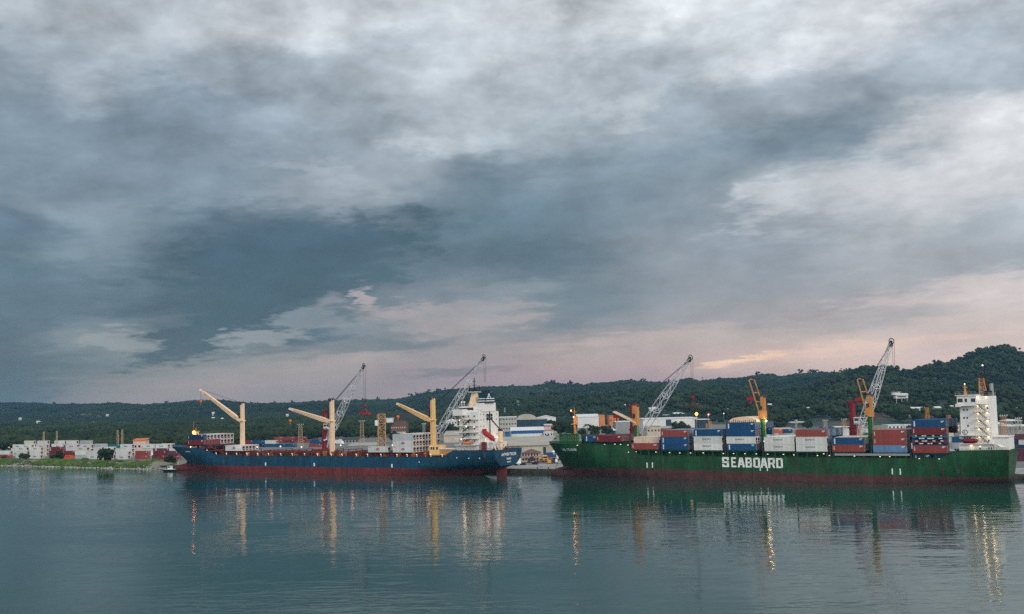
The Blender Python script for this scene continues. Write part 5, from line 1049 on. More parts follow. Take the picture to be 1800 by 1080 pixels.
# ================================================================ CONTAINERS
_CM = {}
def box_mesh(kind, col, mark, L_=12.19, h=2.59):
    key = (kind, col, mark, L_, h)
    if key in _CM: return _CM[key]
    m = MB(); x, y = L_/2, 1.219
    m.mat(0)
    m.box(-x+.06,x-.06,-y+.04,y-.04,.12,h-.04)
    # corrugated sides
    if kind == 'dry':
        n = int(L_/.56)
        for k in range(n):
            xc = -x+.3+(k+.5)*(L_-.6)/n
            for s_ in (-1,1): m.box(xc-.13,xc+.13,min(s_*(y-.04),s_*(y-.005)),max(s_*(y-.04),s_*(y-.005)),.16,h-.12)
    for s_ in (-1,1):   # rails and corner posts
        for z0,z1 in ((0,.14),(h-.11,h)): m.box(-x,x,min(s_*y,s_*(y-.1)),max(s_*y,s_*(y-.1)),z0,z1)
        for e in (-1,1): m.box(min(e*x,e*(x-.16)),max(e*x,e*(x-.16)),min(s_*y,s_*(y-.16)),max(s_*y,s_*(y-.16)),.14,h-.11)
    for e in (-1,1):
        for z0,z1 in ((0,.14),(h-.11,h)): m.box(min(e*x,e*(x-.1)),max(e*x,e*(x-.1)),-y+.1,y-.1,z0,z1)
    m.mat(1)
    yo = -y-.02
    if mark != 'oval' and kind == 'dry': m.box(x-1.7,x-.5,yo,yo+.02,h-.62,h-.42); m.box(x-1.7,x-.9,yo,yo+.02,h-.95,h-.8)
    if mark == 'vertical': put_text(m, 'SEABOARD', .62, (-x+1.15,yo,h/2), (0,0,1), (-1,0,0), .05, .62)
    elif mark == 'small': put_text(m, 'SEABOARD', .34, (-x+.8,yo,h/2+.1), (0,0,1), (-1,0,0), .02, .8)
    elif mark == 'script': put_text(m, 'Seaboard', 1.0, (-.5,yo,h*.62), (1,0,0), (0,0,1), .0, 1.0)
    elif mark == 'oval':
        c_ = (0,yo-.01,h*.53); vs = []
        for r in (1.0,.68): vs += [(c_[0]+r*1.0*_c(t), yo-.01, c_[2]+r*.66*_s(t)) for t in [2*math.pi*k/18 for k in range(18)]]
        m.add(vs, [(k,(k+1)%18,18+(k+1)%18,18+k) for k in range(18)]); m.box(-.55,.55,yo-.012,yo,h*.53-.16,h*.53+.16); m.box(-x+.5,-x+1.6,yo,yo+.02,h-.5,h-.32)
    elif mark == 'tag': put_text(m, 'SEABOARD', .8, (-.3,yo,h*.5), (1,0,0), (0,0,1), .03, 1.0)
    mk = {'script':'mark_dark','oval':'mark_red','tag':'mark_dark','tagw':'mark_white'}.get(mark, 'mark_white')
    _CM[key] = m.data('container', [M['box_'+col], M[mk]]); return _CM[key]
def door_mesh(col, h):
    key = ('door', col, h)
    if key not in _CM:
        m = MB(); m.box(0,.05,-1.08,1.08,.16,h-.13); _CM[key] = m.data('door', M['box_'+col])
        m = MB()
        for y_ in (-.75,-.3,.3,.75): m.box(.05,.10,y_-.03,y_+.03,.18,h-.16)
        _CM[('bars',h)] = m.data('lock_rod', M['grey_paint'])
    return _CM[key], _CM[('bars',h)]
def reefer_mesh(h):
    key = ('cool', h)
    if key not in _CM:
        m = MB(); m.box(0,.06,-1.1,1.1,.2,h-.15); _CM[key] = m.data('cooling_unit', M['frame_white'])
        m = MB(); m.cyl((.06,.1,h*.62),(.16,.1,h*.62),.62,.62,14); m.box(.06,.12,-.95,-.55,h*.3,h*.75); m.box(.06,.14,-.6,.7,.35,.85); _CM[('fan',h)] = m.data('condenser_fan', M['black_paint'])
    return _CM[key], _CM[('fan',h)]
NCONT = [0]
def container(kind, col, label, loc, rz=-PHI, group=None, mark=None, L_=12.19, h=2.59, end=True):
    o = link('shipping_container', box_mesh('dry' if kind == 'dry' else 'reefer', col, mark, L_, h), None, loc, rz); tag(o, label, 'container', group); NCONT[0] += 1
    if end:
        if kind == 'reefer': a_, b_ = reefer_mesh(h)
        else: a_, b_ = door_mesh(col, h)
        d = link(a_.name.split('.')[0], a_, o, (L_/2-.05,0,0)); link(b_.name.split('.')[0], b_, d)
    return o
TIER = ['bottom tier','second tier','third tier','top tier']
ORD = ['first','second','third','fourth','fifth','sixth','seventh','eighth','ninth','tenth','eleventh','twelfth','thirteenth','fourteenth']
CN = dict(brown='rust brown', darkred='dark red', blue='blue', navy='navy blue', white='white', steelblue='pale steel blue', orange='orange', teal='teal', green='green', grey='gray', purple='purple', cream='cream')
def row_name(r): return 'waterside row' if r == 0 else ('%s row' % ORD[r])
GG = 'containers stacked on the green ship'; GBL = 'containers stacked on the blue ship'
rc = random.Random(12)
def gbay(idx, a_, b_, zb, near, tops, mk, back_h=None, hs=None, bayname=None, rows=9, v0=1.42, L_=12.19, lower=None):
    """near: colours of the water-side column bottom to top; tops: colour of the top box of rows 1..8; the hidden inner boxes are left out."""
    uc = a_+L_/2; hs = hs or [2.59]*len(near); z = zb
    for k, col in enumerate(near):
        if col == 'flat':
            flat_racks(uc, v0, z, bayname); z += hs[k]; continue
        tn = 'only tier' if len(near) == 1 else TIER[k] if k < len(near)-1 else 'top tier'
        container('dry' if col != 'white' else 'reefer', col, '%s container, green ship %s, %s, %s' % (CN[col], bayname, row_name(0), tn), W(uc, v0, z), group=GG, mark=mk[k], L_=L_, h=hs[k]); z += hs[k]
    zt_n = len(near) if back_h is None else back_h
    for r in range(1, rows):
        z = zb
        for k in range(zt_n):
            hh = hs[k] if k < len(hs) else 2.59
            if k == zt_n-1 or r <= (lower if lower is not None else 2) or (k == zt_n-2 and r == rows-1):
                col = tops[(r-1) % len(tops)] if k == zt_n-1 else rc.choice(['brown','blue','white','white','navy','darkred'])
                tn = 'only tier' if zt_n == 1 else ('top tier' if k == zt_n-1 else TIER[k])
                container('dry' if col not in ('white',) else 'reefer', col, '%s container, green ship %s, %s, %s' % (CN[col], bayname, row_name(r), tn), W(uc, v0+2.56*r, z), group=GG, mark=None, L_=L_, h=hh)
            z += hh
def flat_racks(uc, v0, z, bn):
    for k, (col, mm) in enumerate([('navy','mark_white'),('darkred','mark_white'),('navy','mark_white'),('teal','mark_white')]):
        t = thing('flat_rack', 'folded %s flat rack, %s of four in the tall stack near the deckhouse' % (CN[col], ['lowest','second lowest','second highest','uppermost'][k]), 'flat rack', W(uc, v0, z+k*.95), -PHI, 'folded flat racks')
        m = MB(); m.box(-6.1,6.1,-1.2,1.2,0,.45); m.box(-6.1,-5.2,-1.2,1.2,.45,.9); m.box(5.2,6.1,-1.2,1.2,.45,.9); m.build('platform', M['box_'+col], t)
        m = MB()
        for x_ in ([-5.0,-2.6,-1.7,1.2,4] if k%2 else [-3.6,-2.9,-.6,.4,3.4]): m.box(x_,x_+.7+(k%3)*.3,-1.23,-1.1,.5,.8)
        m.build('lashing_plate', M[mm], t)
B_ = {}
names = ['short forward bay','long forward bay','bay behind the lowered crane','blue bay under brown boxes','bay with two white boxes','four tier bay','two tier white bay','bay topped by lone brown box','bay before the last crane','bay after the last crane','tallest bay by the deckhouse']
gbay(0, 33.5, 39.6, 15.62, ['blue'], ['darkred']*4, ['vertical'], bayname=names[0], rows=6, v0=4.5, L_=6.06, lower=0)
gbay(1, 40.1, 52.3, 15.6, ['darkred'], ['darkred','darkred','purple','darkred'], ['small'], bayname=names[1], rows=8, v0=3.0, lower=0, hs=[2.75])
gbay(2, 57.6, 69.8, zb_(64), ['brown'], ['cream','cream','white','blue','cream','cream'], ['small'], back_h=2, bayname=names[2], lower=1, rows=8)
gbay(3, 71.3, 83.5, zb_(77), ['blue','blue','brown'], ['steelblue','grey','steelblue','navy'], ['vertical','vertical','small'], hs=[2.59,2.8,2.75], bayname=names[3])
gbay(4, 86.1, 98.3, zb_(92), ['white','white','blue'], ['steelblue','blue','grey'], ['script','script','vertical'], hs=[2.85,2.85,2.75], bayname=names[4])
gbay(5, 100.3, 112.5, zb_(106), ['blue','white','blue','blue'], ['blue','navy'], ['vertical','script',None,'vertical'], hs=[2.8,2.85,2.85,2.8], bayname=names[5], lower=3)
gbay(6, 116.1, 128.3, zb_(122), ['white','white'], ['white','white','cream'], ['script','script'], hs=[2.85,2.7], bayname=names[6], lower=0)
gbay(7, 129.0, 141.2, zb_(135), ['white','white','brown'], ['steelblue','navy','teal'], ['script','script',None], hs=[2.85,2.85,2.75], bayname=names[7])
gbay(8, 143.1, 155.3, zb_(149), ['brown','blue'], ['cream','cream','grey'], ['small','vertical'], hs=[2.75,2.75], bayname=names[8], rows=8)
gbay(9, 158.7, 170.9, zb_(165), ['steelblue','brown','brown'], ['darkred','grey','brown'], ['tagw','small','small'], hs=[2.7,2.85,2.85], bayname=names[9])
gbay(10, 173.1, 185.3, zb_(179), ['brown','flat','darkred','blue'], ['navy','steelblue','blue'], ['small',None,'small','vertical'], hs=[2.8,3.8,2.8,2.75], bayname=names[10], lower=1)
for i, (u, L_) in enumerate(((176.3,6.06),(183.4,4.2))):
    container('dry','navy','navy blue container below deck level under the tallest bay, %s' % ('forward one' if i == 0 else 'aft one'), W(u, 1.9, 8.15), group=GG, mark=None if i else 'small', L_=6.06 if not i else 6.06, end=False)
# domed tarpaulin cargo on the four tier bay
zt = zb_(106)+2.8+2.85+2.85+2.8; t = thing('tarpaulin_load', 'domed cream tarpaulin load on top of the four tier blue stack', 'covered cargo', W(106.4, 12, zt), -PHI)
m = MB(); pr = [(-6,0),(-5.6,.9),(-4,1.7),(-2,2.1),(0,2.2),(2,2.1),(4,1.7),(5.6,.9),(6,0)]; m.prism(pr, -9, 3); m.build('cover', M['cream'], t, False)
m = MB()
for k in range(14): m.bar((-5.5+k*.85,-9.1,0),(-5.5+k*.85,-9.1,.5+rc.random()*.8),.14)
m.build('stake', M['steel_dark'], t)
# blue ship loads
def bblock(prefix, uc, v0, zb, cols_near, rows, tiers, fn, L_=12.19, hs=2.9, mark=None):
    for k in range(tiers):
        for r in range(rows):
            if 0 < r < rows-1 and k < tiers-1 and fn == 'hide': continue
            col = cols_near(k, r); kd = 'reefer' if col == 'white' or col == 'grey' else 'dry'
            tn = 'only tier' if tiers == 1 else (TIER[k] if k < tiers-1 else 'top tier')
            container(kd, col, '%s %s, blue ship %s, %s, %s' % (CN[col], 'refrigerated container' if kd == 'reefer' else 'container', prefix, row_name(r), tn), W(uc, v0+2.5*r, zb+hs*k), group=GBL, mark=(mark(k, r) if mark else None), L_=L_, h=hs)
bblock('bow stack', -204.9, 1.6, 14.8, lambda k, r: (['darkred','navy'][k] if r == 0 else (['darkred','grey'][k] if r < 3-k else 'white') if not (k == 0 and r < 5) else 'darkred'), 9, 2, '', hs=2.75, mark=lambda k, r: ['small','small'][k] if r == 0 else None)
bblock('single tier by first crane', -176, 1.5, 11.55, lambda k, r: 'white', 5, 1, '', mark=lambda k, r: 'oval' if r == 0 else None)
bblock('lone box by lattice column', -79, 1.5, 10.95, lambda k, r: 'white', 1, 1, '', mark=lambda k, r: 'oval')
bblock('large aft block', -63.6, 1.4, 10.95, lambda k, r: 'grey' if (k == 2 and r == 0) else 'white', 9, 3, '', hs=2.9, mark=lambda k, r: 'oval' if (r == 0 and k < 2) else None)
# quay yard stacks west: (x px, depth v, list of colours from bottom)
YG = 'containers in the waterfront yard'
def px_to_u(x, v):  # where the sight line through pixel column x at ground level meets row v
    u, z = side_u(x, hor(x)+60, v); return u
def yard_row(rowname, v, items, group=YG, zb=GZ, mark='tag', h=2.75):
    for i, it in enumerate(items):
        x, cols = it[0], it[1]; L_ = it[2] if len(it) > 2 else 12.19
        for k, c_ in enumerate(cols):
            if c_ is None: continue
            kd = 'reefer' if c_ == 'white' else 'dry'
            tn = 'ground tier' if k == 0 else ORD[k]+' tier'
            u = px_to_u(x, v)+L_/2 + (k*1.1 if (i+k) % 3 == 0 else 0)
            container(kd, c_, '%s container in the %s, %s stack from west, %s' % (CN[c_], rowname, ORD[i] if i < 14 else 'last', tn), W(u, v+rc.uniform(-.3,.3), zb+h*k), rz=-PHI+rc.uniform(-.015,.015), group=group, mark=mark if (c_ in ('white','orange') and k % 2 == 0) else None, L_=L_, h=h, end=True)
yard_row('bank row', 78, [(-22,['grey','white']),(2,['brown','white']),(30,['white','white','white']),(55,['white','white','white']),(89,['green','darkred','darkred']),(113,['orange','darkred']),(135,['grey','white','white']),(156,['white','white']),(181,['white','white','white']),(206,['white','white']),(240,['brown','brown']),(270,['darkred','darkred']),(293,['brown','purple'])])
yard_row('second bank row', 112, [(-20,['grey','grey']),(22,['white','white','white']),(40,['white','white','white']),(66,['white','white','white']),(92,['white','white','white']),(118,['white','white','white']),(143,['white','white','white']),(168,['white','white']),(192,['grey','white','teal']),(214,['white','white','white']),(250,['white','white','white']),(276,['white','purple','white']),(300,['white','white'])], h=2.85)
yard_row('rear bank row', 140, [(-30,['grey','white','white']),(44,['white']*4),(68,['white']*4),(93,['white']*4),(118,['white']*4),(143,['white','white','white','grey']),(168,['grey','white','grey']),(240,['white','white','white']),(262,['white','white','purple']),(285,['white','grey','white'])], h=2.59)
yard_row('inner yard row', 250, [(427,['purple','darkred']),(446,['navy','blue']),(466,['blue','white']),(484,['blue']),(500,['blue']),(545,['brown','blue'])], group='containers in the inner yard', mark=None)
yard_row('rearmost yard row', 330, [(480,['brown','brown']),(500,['darkred','brown']),(519,['brown','darkred']),(540,['brown'])], group='containers in the inner yard', mark=None)
# reefers and boxes on the quay side yard behind the green ship
yard_row('quayside row', 110, [(1588,['white','white','white','white','white']),(1660,['white','white','grey','white','white'],4.0),(1673,['darkred','navy','grey','blue','white'],5.0),(1778,['purple','purple'])], group='containers behind the green ship', mark=None)
yard_row('row past green stern', 210, [(1776,['purple','navy','purple']),(1789,['navy','white','navy']),(1804,['purple','darkred'])], group='containers behind the green ship', mark=None)
yard_row('distant yard row', 330, [(1340,['white','white','cream'],6.06),(1355,['grey','grey','orange'],6.06),(1377,['white','grey','blue'],6.06),(1449,['blue','blue','blue']),(1465,['white','white','white'],6.06),(1475,['white','white','white'],6.06),(1485,['white','green','white'],6.06),(1506,['white','green','white'],6.06),(1516,['white','green','white'],6.06),(1592,['white','white','white']),(1612,['white','white','white'])], group='containers in the distant yard', mark=None)
print('containers', NCONT[0])
# ================================================================ MOBILE HARBOUR CRANES
def boom_truss(m, P, T):
    d = (T-P).normalized(); x = d.cross(Vector((0,0,1))).normalized(); y = x.cross(d).normalized(); n = 11; Q = []
    for i in range(n+1):
        f = i/n; a = np.interp(f, [0,.16,.45,.8,1], [.7,1.45,1.5,.85,.45]); c_ = P.lerp(T, f); Q.append([c_+x*a+y*a, c_-x*a+y*a, c_-x*a-y*a, c_+x*a-y*a])
    for i in range(n):
        w = .25 if i < 8 else .18
        for k in range(4):
            m.bar(Q[i][k], Q[i+1][k], w); m.bar(Q[i][k if i%2 else (k+1)%4], Q[i+1][(k+1)%4 if i%2 else k], w*.55)
        if i % 2 == 0: [m.bar(Q[i][k], Q[i][(k+1)%4], w*.6) for k in range(4)]
def harbour_crane(u, ztop, tip, label, sheave='steel_dark', spreader=None, zp=16.0):
    v = 42.0; t = thing('harbour_crane', label, 'harbor crane', W(u, v, GZ), -PHI); L = lambda u_, v_, z_: Vector((u_-u, v_-v, z_-GZ))
    m = MB(); m.box(-8,8,-4,4,1.6,3.4); m.box(-5,5,-3.5,3.5,3.4,4.2); m.build('chassis', M['crane_red'], t)
    for x_ in (-7,-4.5,-2,.5,3,5.5):
        for y_ in (-3.6,3.6): m = MB(); m.cyl((x_,y_-.5,.8),(x_,y_+.5,.8),.8,n=10); m.build('wheel', M['tyre'], t)
    m = MB()
    for x_ in (-8.5,8.5): m.box(x_-.5,x_+.5,-6.5,6.5,1.2,1.9); m.box(x_-.8,x_+.8,-7,-5.6,-.0,.4); m.box(x_-.8,x_+.8,5.6,7,-.0,.4); m.box(x_-.2,x_+.2,-6.5,-6.1,.4,1.2); m.box(x_-.2,x_+.2,6.1,6.5,.4,1.2)
    m.build('outrigger', M['crane_red'], t)
    m = MB(); m.box(-7,3.5,-3.2,3.2,4.3,8.5); m.build('machine_house', M['crane_red'], t)
    h = ztop-GZ; m = MB(); m.cyl((0,0,4.2),(0,0,h*.62),1.7,1.5,14); m.cyl((0,0,h*.62),(.2,0,h-1),1.35,1.15,14); m.cyl((0,0,h*.6),(0,0,h*.62),1.9,n=14); m.build('tower', M['crane_red'], t)
    m = MB(); m.bar((-.9,0,h-1.6),(1.6,0,h),1.6,1.8); m.bar((-1.8,0,h-.4),(.2,0,h-1.4),.9,1.4); m.build('tower_head', M['crane_red'], t)
    m = MB(); m.cyl((1.7,-.9,h+.1),(1.7,.9,h+.1),.75,n=12); m.cyl((-1.8,-.7,h-.2),(-1.8,.7,h-.2),.55,n=10); m.build('head_sheave', M[sheave], t)
    m = MB(); m.box(1.2,3.4,-2.6,-.8,h*.68,h*.68+2.4); m.box(1.0,2.4,-2.0,2.0,h*.66,h*.68); m.build('operator_cab', M['white_paint'], t); m = MB(); m.box(3.38,3.46,-2.4,-1.0,h*.68+.8,h*.68+2.1); m.box(1.5,3.2,-2.66,-2.58,h*.68+.9,h*.68+2.0); m.build('cab_window', M['glass_dark'], t)
    m = MB(); m.bar((1,1.6,4.2),(1.8,1.6,h*.66),.16,.8); m.build('ladder', M['grey_paint'], t)
    P = Vector((2.6,-.5,zp-GZ)); T = L(*tip); m = MB(); boom_truss(m, P, T); m.build('boom', M['boom_white'], t)
    m = MB(); m.bar((.4,-1.2,h*.45),P+Vector((0,-.9,0)),.7); m.bar((.4,1.2,h*.45),P+Vector((0,.9,0)),.7); m.bar((1.4,0,h*.32), P+(T-P)*.12,.5); m.build('luffing_cylinder', M['boom_white'], t)
    dd = (T-P).normalized(); m = MB(); m.ring(T+dd*.4, 1.05, .17, (.25,1,.1)); m.bar(T-dd*2.2, T+dd*.4, .8,.8); m.ring(T-dd*1.4+Vector((.5,0,-.2)), .55, .16, (.25,1,.1)); m.build('boom_sheave', M['steel_dark'], t)
    m = MB()
    for s_ in (-.9,-.3,.3,.9): m.bar((1.6,s_*.8,h), T+Vector((-.3,s_*.5,-.6-.5*abs(s_))), .09)
    m.build('luffing_rope', M['steel_dark'], t)
    zs = spreader if spreader else T.z-16
    m = MB(); m.bar(T+Vector((.4,-.5,0)), Vector((T.x+.4,T.y-.3,zs+4)), .09); m.bar(T+Vector((1.0,.6,0)), Vector((T.x+.7,T.y+.3,zs+4)), .09); m.build('hoist_rope', M['steel_dark'], t)
    if spreader is not None:
        c_ = Vector((T.x+.5, T.y, zs)); m = MB(); m.ball(c_+Vector((0,0,3.4)), .75, 8, 1.5); m.bar(c_+Vector((0,0,4)), c_+Vector((0,0,1.6)), .35); m.build('hook_block', M['crane_red'], t)
        m = MB()
        if spreader > 29.5+.0 and 'grab' in label: m.cyl(c_+Vector((0,0,2)), c_+Vector((0,0,-.2)), .5, 2.1, 10); m.box(c_.x-2.2,c_.x+2.2,c_.y-1.2,c_.y+1.2,c_.z-1,c_.z-.2)
        else:
            m.box(c_.x-2.6,c_.x+2.6,c_.y-1.2,c_.y+1.2,c_.z-.8,c_.z+.0); 
            for a_ in (-2.2,2.2): m.bar(c_+Vector((a_,0,0)), c_+Vector((0,0,1.9)), .25)
            m.box(c_.x-3.0,c_.x-2.2,c_.y-1.3,c_.y+1.3,c_.z-1.1,c_.z-.5); m.box(c_.x+2.2,c_.x+3.0,c_.y-1.3,c_.y+1.3,c_.z-1.1,c_.z-.5)
        m.build('spreader', M['bright_red' if 'spreader' in label else 'hull_brown'], t)
    return t
harbour_crane(-148.8, 31.4, (-98.2,14,54.0), 'red tower harbor crane holding a bright red spreader behind the blue ship', spreader=28.3)
harbour_crane(-76.5, 32.6, (-25.2,14,55.3), 'harbor crane with its boom crossing in front of the white deckhouse of the blue ship')
harbour_crane(38.5, 31.0, (80.1,14,50.6), 'harbor crane with a dark grab, standing behind the lowered orange jib', spreader=28.2)
bpy.data.objects['harbour_crane.002']['label'] = 'harbor crane dangling a dark rust colored grab over the green ship'
harbour_crane(140.2, 30.6, (164.2,14,53.4), 'dark red tower harbor crane with the highest boom, near the green ship deckhouse')
# ================================================================ QUAY TRAFFIC AND SMALL THINGS
def tractor(name, label, x, y, Y, rz, cab, load=None, loadcol='box_brown', sc=1.0):
    p = gpt(x, y); t = thing(name, label, 'truck', (p.x, p.y, GZ+.01), rz, None)
    m = MB(); m.prism([(3.6*sc,.9),(3.6*sc,1.7),(2.5*sc,1.9),(2.1*sc,3.2),(.6*sc,3.5),(.5*sc,.9)], -1.2, 1.2); m.build('cab', M[cab], t)
    m = MB(); m.box(2.2,2.55,-1.05,1.05,2.0,2.9); m.box(1.0,2.0,-1.23,-1.2,2.1,2.9); m.build('windscreen', M['glass_dark'], t)
    m = MB(); m.box(3.6,3.75,-1.1,1.1,.5,1.0); m.box(3.61,3.68,-.6,.6,1.05,1.6); m.build('grille', M['steel_dark'], t)
    m = MB(); m.box(-9,.6,-1.1,1.1,.95,1.25); m.build('trailer', M['dark_grey' if not load else load], t)
    for x_ in (2.9,-.4,-1.6,-7.2,-8.4):
        for y_ in (-1.1,1.1): m = MB(); m.cyl((x_,y_-.18,.5),(x_,y_+.18,.5),.5,n=10); m.build('wheel', M['tyre'], t)
    return t
tractor('semi_truck', 'white semi truck parked on the quay beside the blue stern', 916, 818, 0, math.radians(205), 'mark_white')
tractor('semi_truck', 'yellow semi truck facing the water near the green bow', 957, 812, 0, math.radians(-80), 'truck_yellow')
tractor('semi_truck', 'truck with an orange brown trailer between the white and yellow trucks', 940, 814, 0, math.radians(182), 'dark_grey', 'rusty')
p = gpt(968, 809); container('dry', 'blue', 'blue container on the quay right behind the yellow truck'.replace('right behind','behind'), (p.x, p.y+6, GZ+1.2), rz=.2, group=None, L_=6.06)
p = gpt(968, 809); t = thing('chassis_trailer', 'low trailer chassis under the blue quay container', 'trailer', (p.x, p.y+6, GZ), .2); m = MB(); m.box(-3,3,-1.1,1.1,.85,1.19); m.build('frame', M['orange_paint'], t)
for x_ in (-2,2):
    m = MB(); m.cyl((x_,-1.2,.45),(x_,1.2,.45),.45,n=10); m.build('axle', M['tyre'], t)
p = gpt(975, 806); t = thing('shelter_tent', 'white pointed tent on the quay close to the green bow', 'tent', (p.x, p.y, GZ), .2); m = MB(); m.add([(-2.4,-2.4,2.4),(2.4,-2.4,2.4),(2.4,2.4,2.4),(-2.4,2.4,2.4),(0,0,5.4)], [(0,1,4),(1,2,4),(2,3,4),(3,0,4)]); m.build('canvas', M['mark_white'], t)
for a_ in (-2.3,2.3):
    for b_ in (-2.3,2.3): m = MB(); m.bar((a_,b_,0),(a_,b_,2.4),.12); m.build('pole', M['grey_paint'], t)
p = gpt(968, 815); t = thing('generator', 'small orange and dark generator set on the quay edge side', 'generator', (p.x, p.y, GZ), .3); m = MB(); m.box(-1.8,0,-.9,.9,.3,1.8); m.build('engine_hood', M['truck_yellow'], t); m = MB(); m.box(0,2.2,-.9,.9,.3,1.9); m.build('housing', M['dark_grey'], t); m = MB(); m.box(-1.9,2.3,-.7,.7,0,.3); m.build('skid', M['steel_dark'], t)
for i, (x, y) in enumerate([(978,813),(983,816),(985,811),(979,807)]):
    p = gpt(x, y); t = thing('cargo_pallet', '%s shrink wrapped pallet in the small group before the green bow' % ['nearest to the tent'.replace('nearest to the tent','white'),'outer gray','inner red and white','rear white'][i], 'pallet', (p.x, p.y, GZ), .3*i, 'pallets before the green bow')
    m = MB(); m.box(-.7,.7,-.6,.6,0,.15); m.build('skid', M['bark'], t); m = MB(); m.box(-.65,.65,-.55,.55,.15,1.5+.2*i); m.build('load', M[['mark_white','grey_paint','bright_red','mark_white'][i]], t)
def car(x, y, col, label, rz=0.0):
    p = gpt(x, y); t = thing('parked_car', label, 'car', (p.x, p.y, GZ+.01), rz, 'cars parked before the long office')
    m = MB(); m.prism([(-2.1,.35),(-2.1,.85),(-1.5,.95),(-1.0,1.42),(.6,1.42),(1.2,.95),(2.0,.8),(2.1,.35)], -.85, .85); m.build('body', M[col], t)
    m = MB(); m.prism([(-1.3,.97),(-.95,1.36),(.55,1.36),(1.0,.97)], -.87, .87); m.build('window', M['glass_dark'], t)
    for x_ in (-1.3,1.3):
        for y_ in (-.8,.8): m = MB(); m.cyl((x_,y_-.1,.32),(x_,y_+.1,.32),.32,n=8); m.build('wheel', M['tyre'], t)
for i, (x, col) in enumerate([(884,'car_silver'),(890,'car_dark'),(897,'car_red'),(903,'car_dark'),(910,'wall_blue'),(918,'car_silver'),(926,'car_red'),(934,'car_dark'),(943,'car_red'),(952,'car_silver'),(966,'car_silver'),(974,'car_dark')]):
    car(x, 772.5, col, '%s car, %s in the line parked before the blue and white office' % ({'car_silver':'silver','car_dark':'dark','car_red':'red','wall_blue':'blue'}[col], ORD[i]), .1*(i%3))
def simple_truck(x, y, label, col):
    p = gpt(x, y); t = thing('box_truck', label, 'truck', (p.x, p.y, GZ), -PHI+.2); m = MB(); m.box(-4,3,-1.2,1.2,1.0,3.8); m.build('cargo_box', M[col], t); m = MB(); m.prism([(3.1,.6),(3.1,3.0),(4.2,3.0),(5.0,1.9),(5.2,.6)], -1.15, 1.15); m.build('cab', M['mark_white'], t)
    for x_ in (-2.8,4):
        for y_ in (-1.1,1.1): m = MB(); m.cyl((x_,y_-.15,.5),(x_,y_+.15,.5),.5,n=8); m.build('wheel', M['tyre'], t)
simple_truck(594, 782, 'first white box truck in the yard behind the blue ship', 'roof_white'); simple_truck(604, 780, 'second white box truck, closer to the dark roofed shed', 'roof_white'); simple_truck(276, 803, 'small white truck before the brown yard stacks', 'mark_white')
p = gpt(1787, 781); t = thing('yard_trailer', 'orange trailer dolly on the pavement past the green stern', 'trailer', (p.x, p.y, GZ), .6); m = MB(); m.box(-4,4,-1.2,1.2,1,1.4); m.box(-4,-3,-1,1,1.4,2.4); m.build('bed', M['crane_orange'], t)
for x_ in (-3,3): m = MB(); m.cyl((x_,-1.2,.5),(x_,1.2,.5),.5,n=8); m.build('axle', M['tyre'], t)
# floating pontoon with orange fender beside the stern, mooring lines, bollards
t = thing('fender_beam', 'rusty orange timber fender beam on the quay face past the green stern', 'fender', W(212, QV-.9, 0), -PHI); m = MB(); m.box(-4,22,-.5,.5,.9,1.6); m.build('beam', M['rusty'], t)
for k in range(7): m = MB(); m.cyl((-3+k*3.8,-.6,-.5),(-3+k*3.8,-.6,.95),.5,n=10); m.build('tyre_fender', M['tyre'], t)
for i, (u1, v1, z1, u2, lb, par) in enumerate([(206.2,22,12.0,232,'long black mooring rope from the green stern to the quay',0),(206.2,18,11.8,222,'shorter mooring rope hanging beside the long black one',0),(-11.4,20,11.8,-2,'mooring rope from the blue stern to the quay',0),(15,16,14.6,5,'mooring rope from the green bow to the quay',0)]):
    t = thing('mooring_rope', lb, 'rope', W(u1, v1, z1), -PHI, None); e = Vector((u2-u1, QV+2.0-v1, GZ+.5-z1)); m = MB(); pr = Vector((0,0,0))
    for k in range(1, 11): f = k/10; q_ = e*f+Vector((0,0,-4*1.2*f*(1-f))); m.bar(pr, q_, .14); pr = q_
    m.build('rope_strand', M['black_paint'], t)
for i, u in enumerate((-5,1,7,13,19,212,222,232)):
    t = thing('bollard', '%s mooring bollard on the quay edge, %s' % (ORD[i%5] if i < 5 else ORD[i-5], 'between the two ships' if i < 5 else 'past the green stern'), 'bollard', W(u, QV+2.0, GZ), 0, 'bollards on the quay edge')
    m = MB(); m.cyl((0,0,0),(0,0,.5),.28,.22,10); m.cyl((0,0,.5),(0,0,.7),.38,.34,10); m.build('post', M['steel_dark'], t)
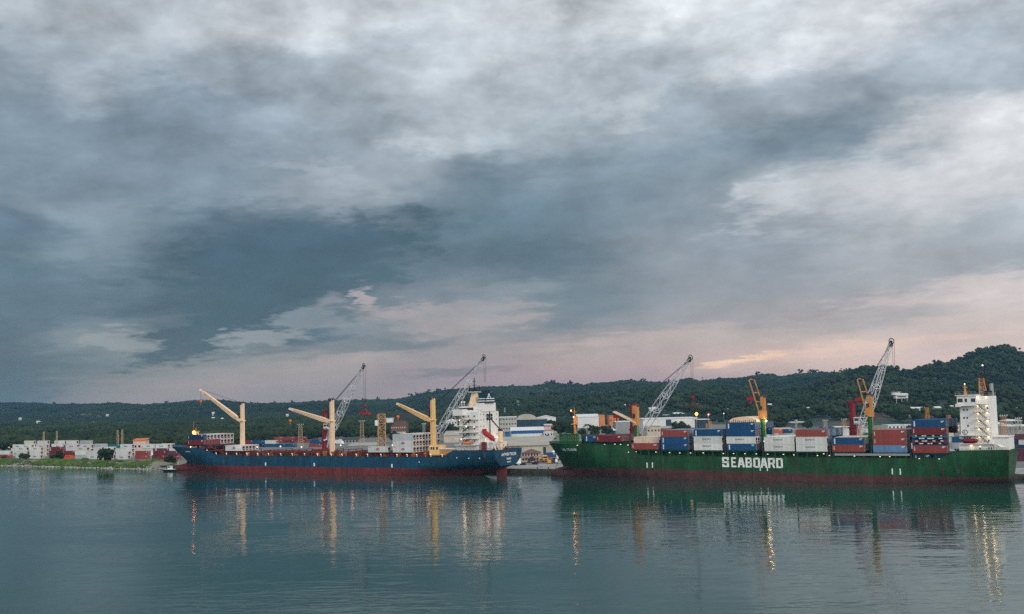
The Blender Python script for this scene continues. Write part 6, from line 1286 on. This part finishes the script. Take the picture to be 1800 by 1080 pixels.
# work boats by the blue bow
for i, (x, y, L_, lb, c_) in enumerate([(300,829,10,'white topped dark workboat moored under the blue bow','mark_white'),(311,822,9,'second workboat with a pale deck, tucked behind the red bulb','grey_paint')]):
    r = ray(x, y); t_ = -H/r.z; t = thing('workboat', lb, 'boat', (r.x*t_, r.y*t_, 0), -PHI+.5*i, None)
    m = MB(); ring_ = [(-L_/2,-1.3),(L_*.2,-1.5),(L_*.42,-.9),(L_/2,0),(L_*.42,.9),(L_*.2,1.5),(-L_/2,1.3)]; n = 7
    m.add([(a_*.93,b_*.7,-.3) for a_, b_ in ring_]+[(a_,b_,1.1) for a_, b_ in ring_], [tuple(range(n-1,-1,-1)), tuple(range(n,2*n))]+[(k,(k+1)%n,n+(k+1)%n,n+k) for k in range(n)]); m.build('hull', M['black_paint'], t)
    m = MB(); m.box(-L_*.44,L_*.3,-1.1,1.1,1.12,1.35); m.build('deck', M[c_], t); m = MB(); m.box(-1.6,.8,-.8,.8,1.35,2.9); m.box(-1.9,1.1,-.95,.95,2.9,3.05); m.build('wheelhouse', M['mark_white'], t); m = MB(); m.box(-1.4,.6,-.83,.83,2.1,2.7); m.build('window', M['glass_dark'], t)
# buoy-like white pole reflection source on the west bank: a lamp post
for x, y, lb in ((17,801,'street lamp on the bank at the west end of the yard'),):
    p = gpt(x, 806); t = thing('street_lamp', lb, 'street lamp', (p.x, p.y, GZ), 0); m = MB(); m.cyl((0,0,0),(0,0,8),.14,.09,6); m.bar((0,0,8),(0,-1.2,8.2),.14); m.build('pole', M['grey_paint'], t); m = MB(); m.cbox((0,-1.3,8.1),(.5,.9,.2)); m.build('lamp_head', M['lamp_flood'], t)
# ---------------------------------------------------------------- haze
HZ = 7.5e-5
m = MB(); m.box(-9300,9300,-1700,5800,-3.2,136); hz_o = m.build('haze', None or M['water']); hz_o['kind'] = 'stuff'; hz_o['label'] = 'thin bluish evening haze over the bay'
hm = bpy.data.materials.new('haze_air'); hm.use_nodes = True; hn = hm.node_tree; hn.nodes.remove(hn.nodes['Principled BSDF'])
pv = hn.nodes.new('ShaderNodeVolumePrincipled'); pv.inputs['Color'].default_value = (.26,.56,.82,1); pv.inputs['Density'].default_value = HZ; pv.inputs['Anisotropy'].default_value = .2
hn.links.new(pv.outputs[0], hn.nodes['Material Output'].inputs['Volume']); hz_o.data.materials.clear(); hz_o.data.materials.append(hm)
# ---------------------------------------------------------------- render settings
sc = bpy.context.scene; sc.render.engine = 'CYCLES'; sc.cycles.max_bounces = 6; sc.cycles.diffuse_bounces = 2; sc.cycles.glossy_bounces = 3; sc.cycles.volume_bounces = 0; sc.cycles.transparent_max_bounces = 4
sc.cycles.use_denoising = False; sc.cycles.sample_clamp_indirect = 5; sc.cycles.sample_clamp_direct = 5
sc.view_settings.view_transform = 'Standard'; sc.view_settings.look = 'None'; sc.view_settings.exposure = 0.0; sc.view_settings.gamma = 1.0
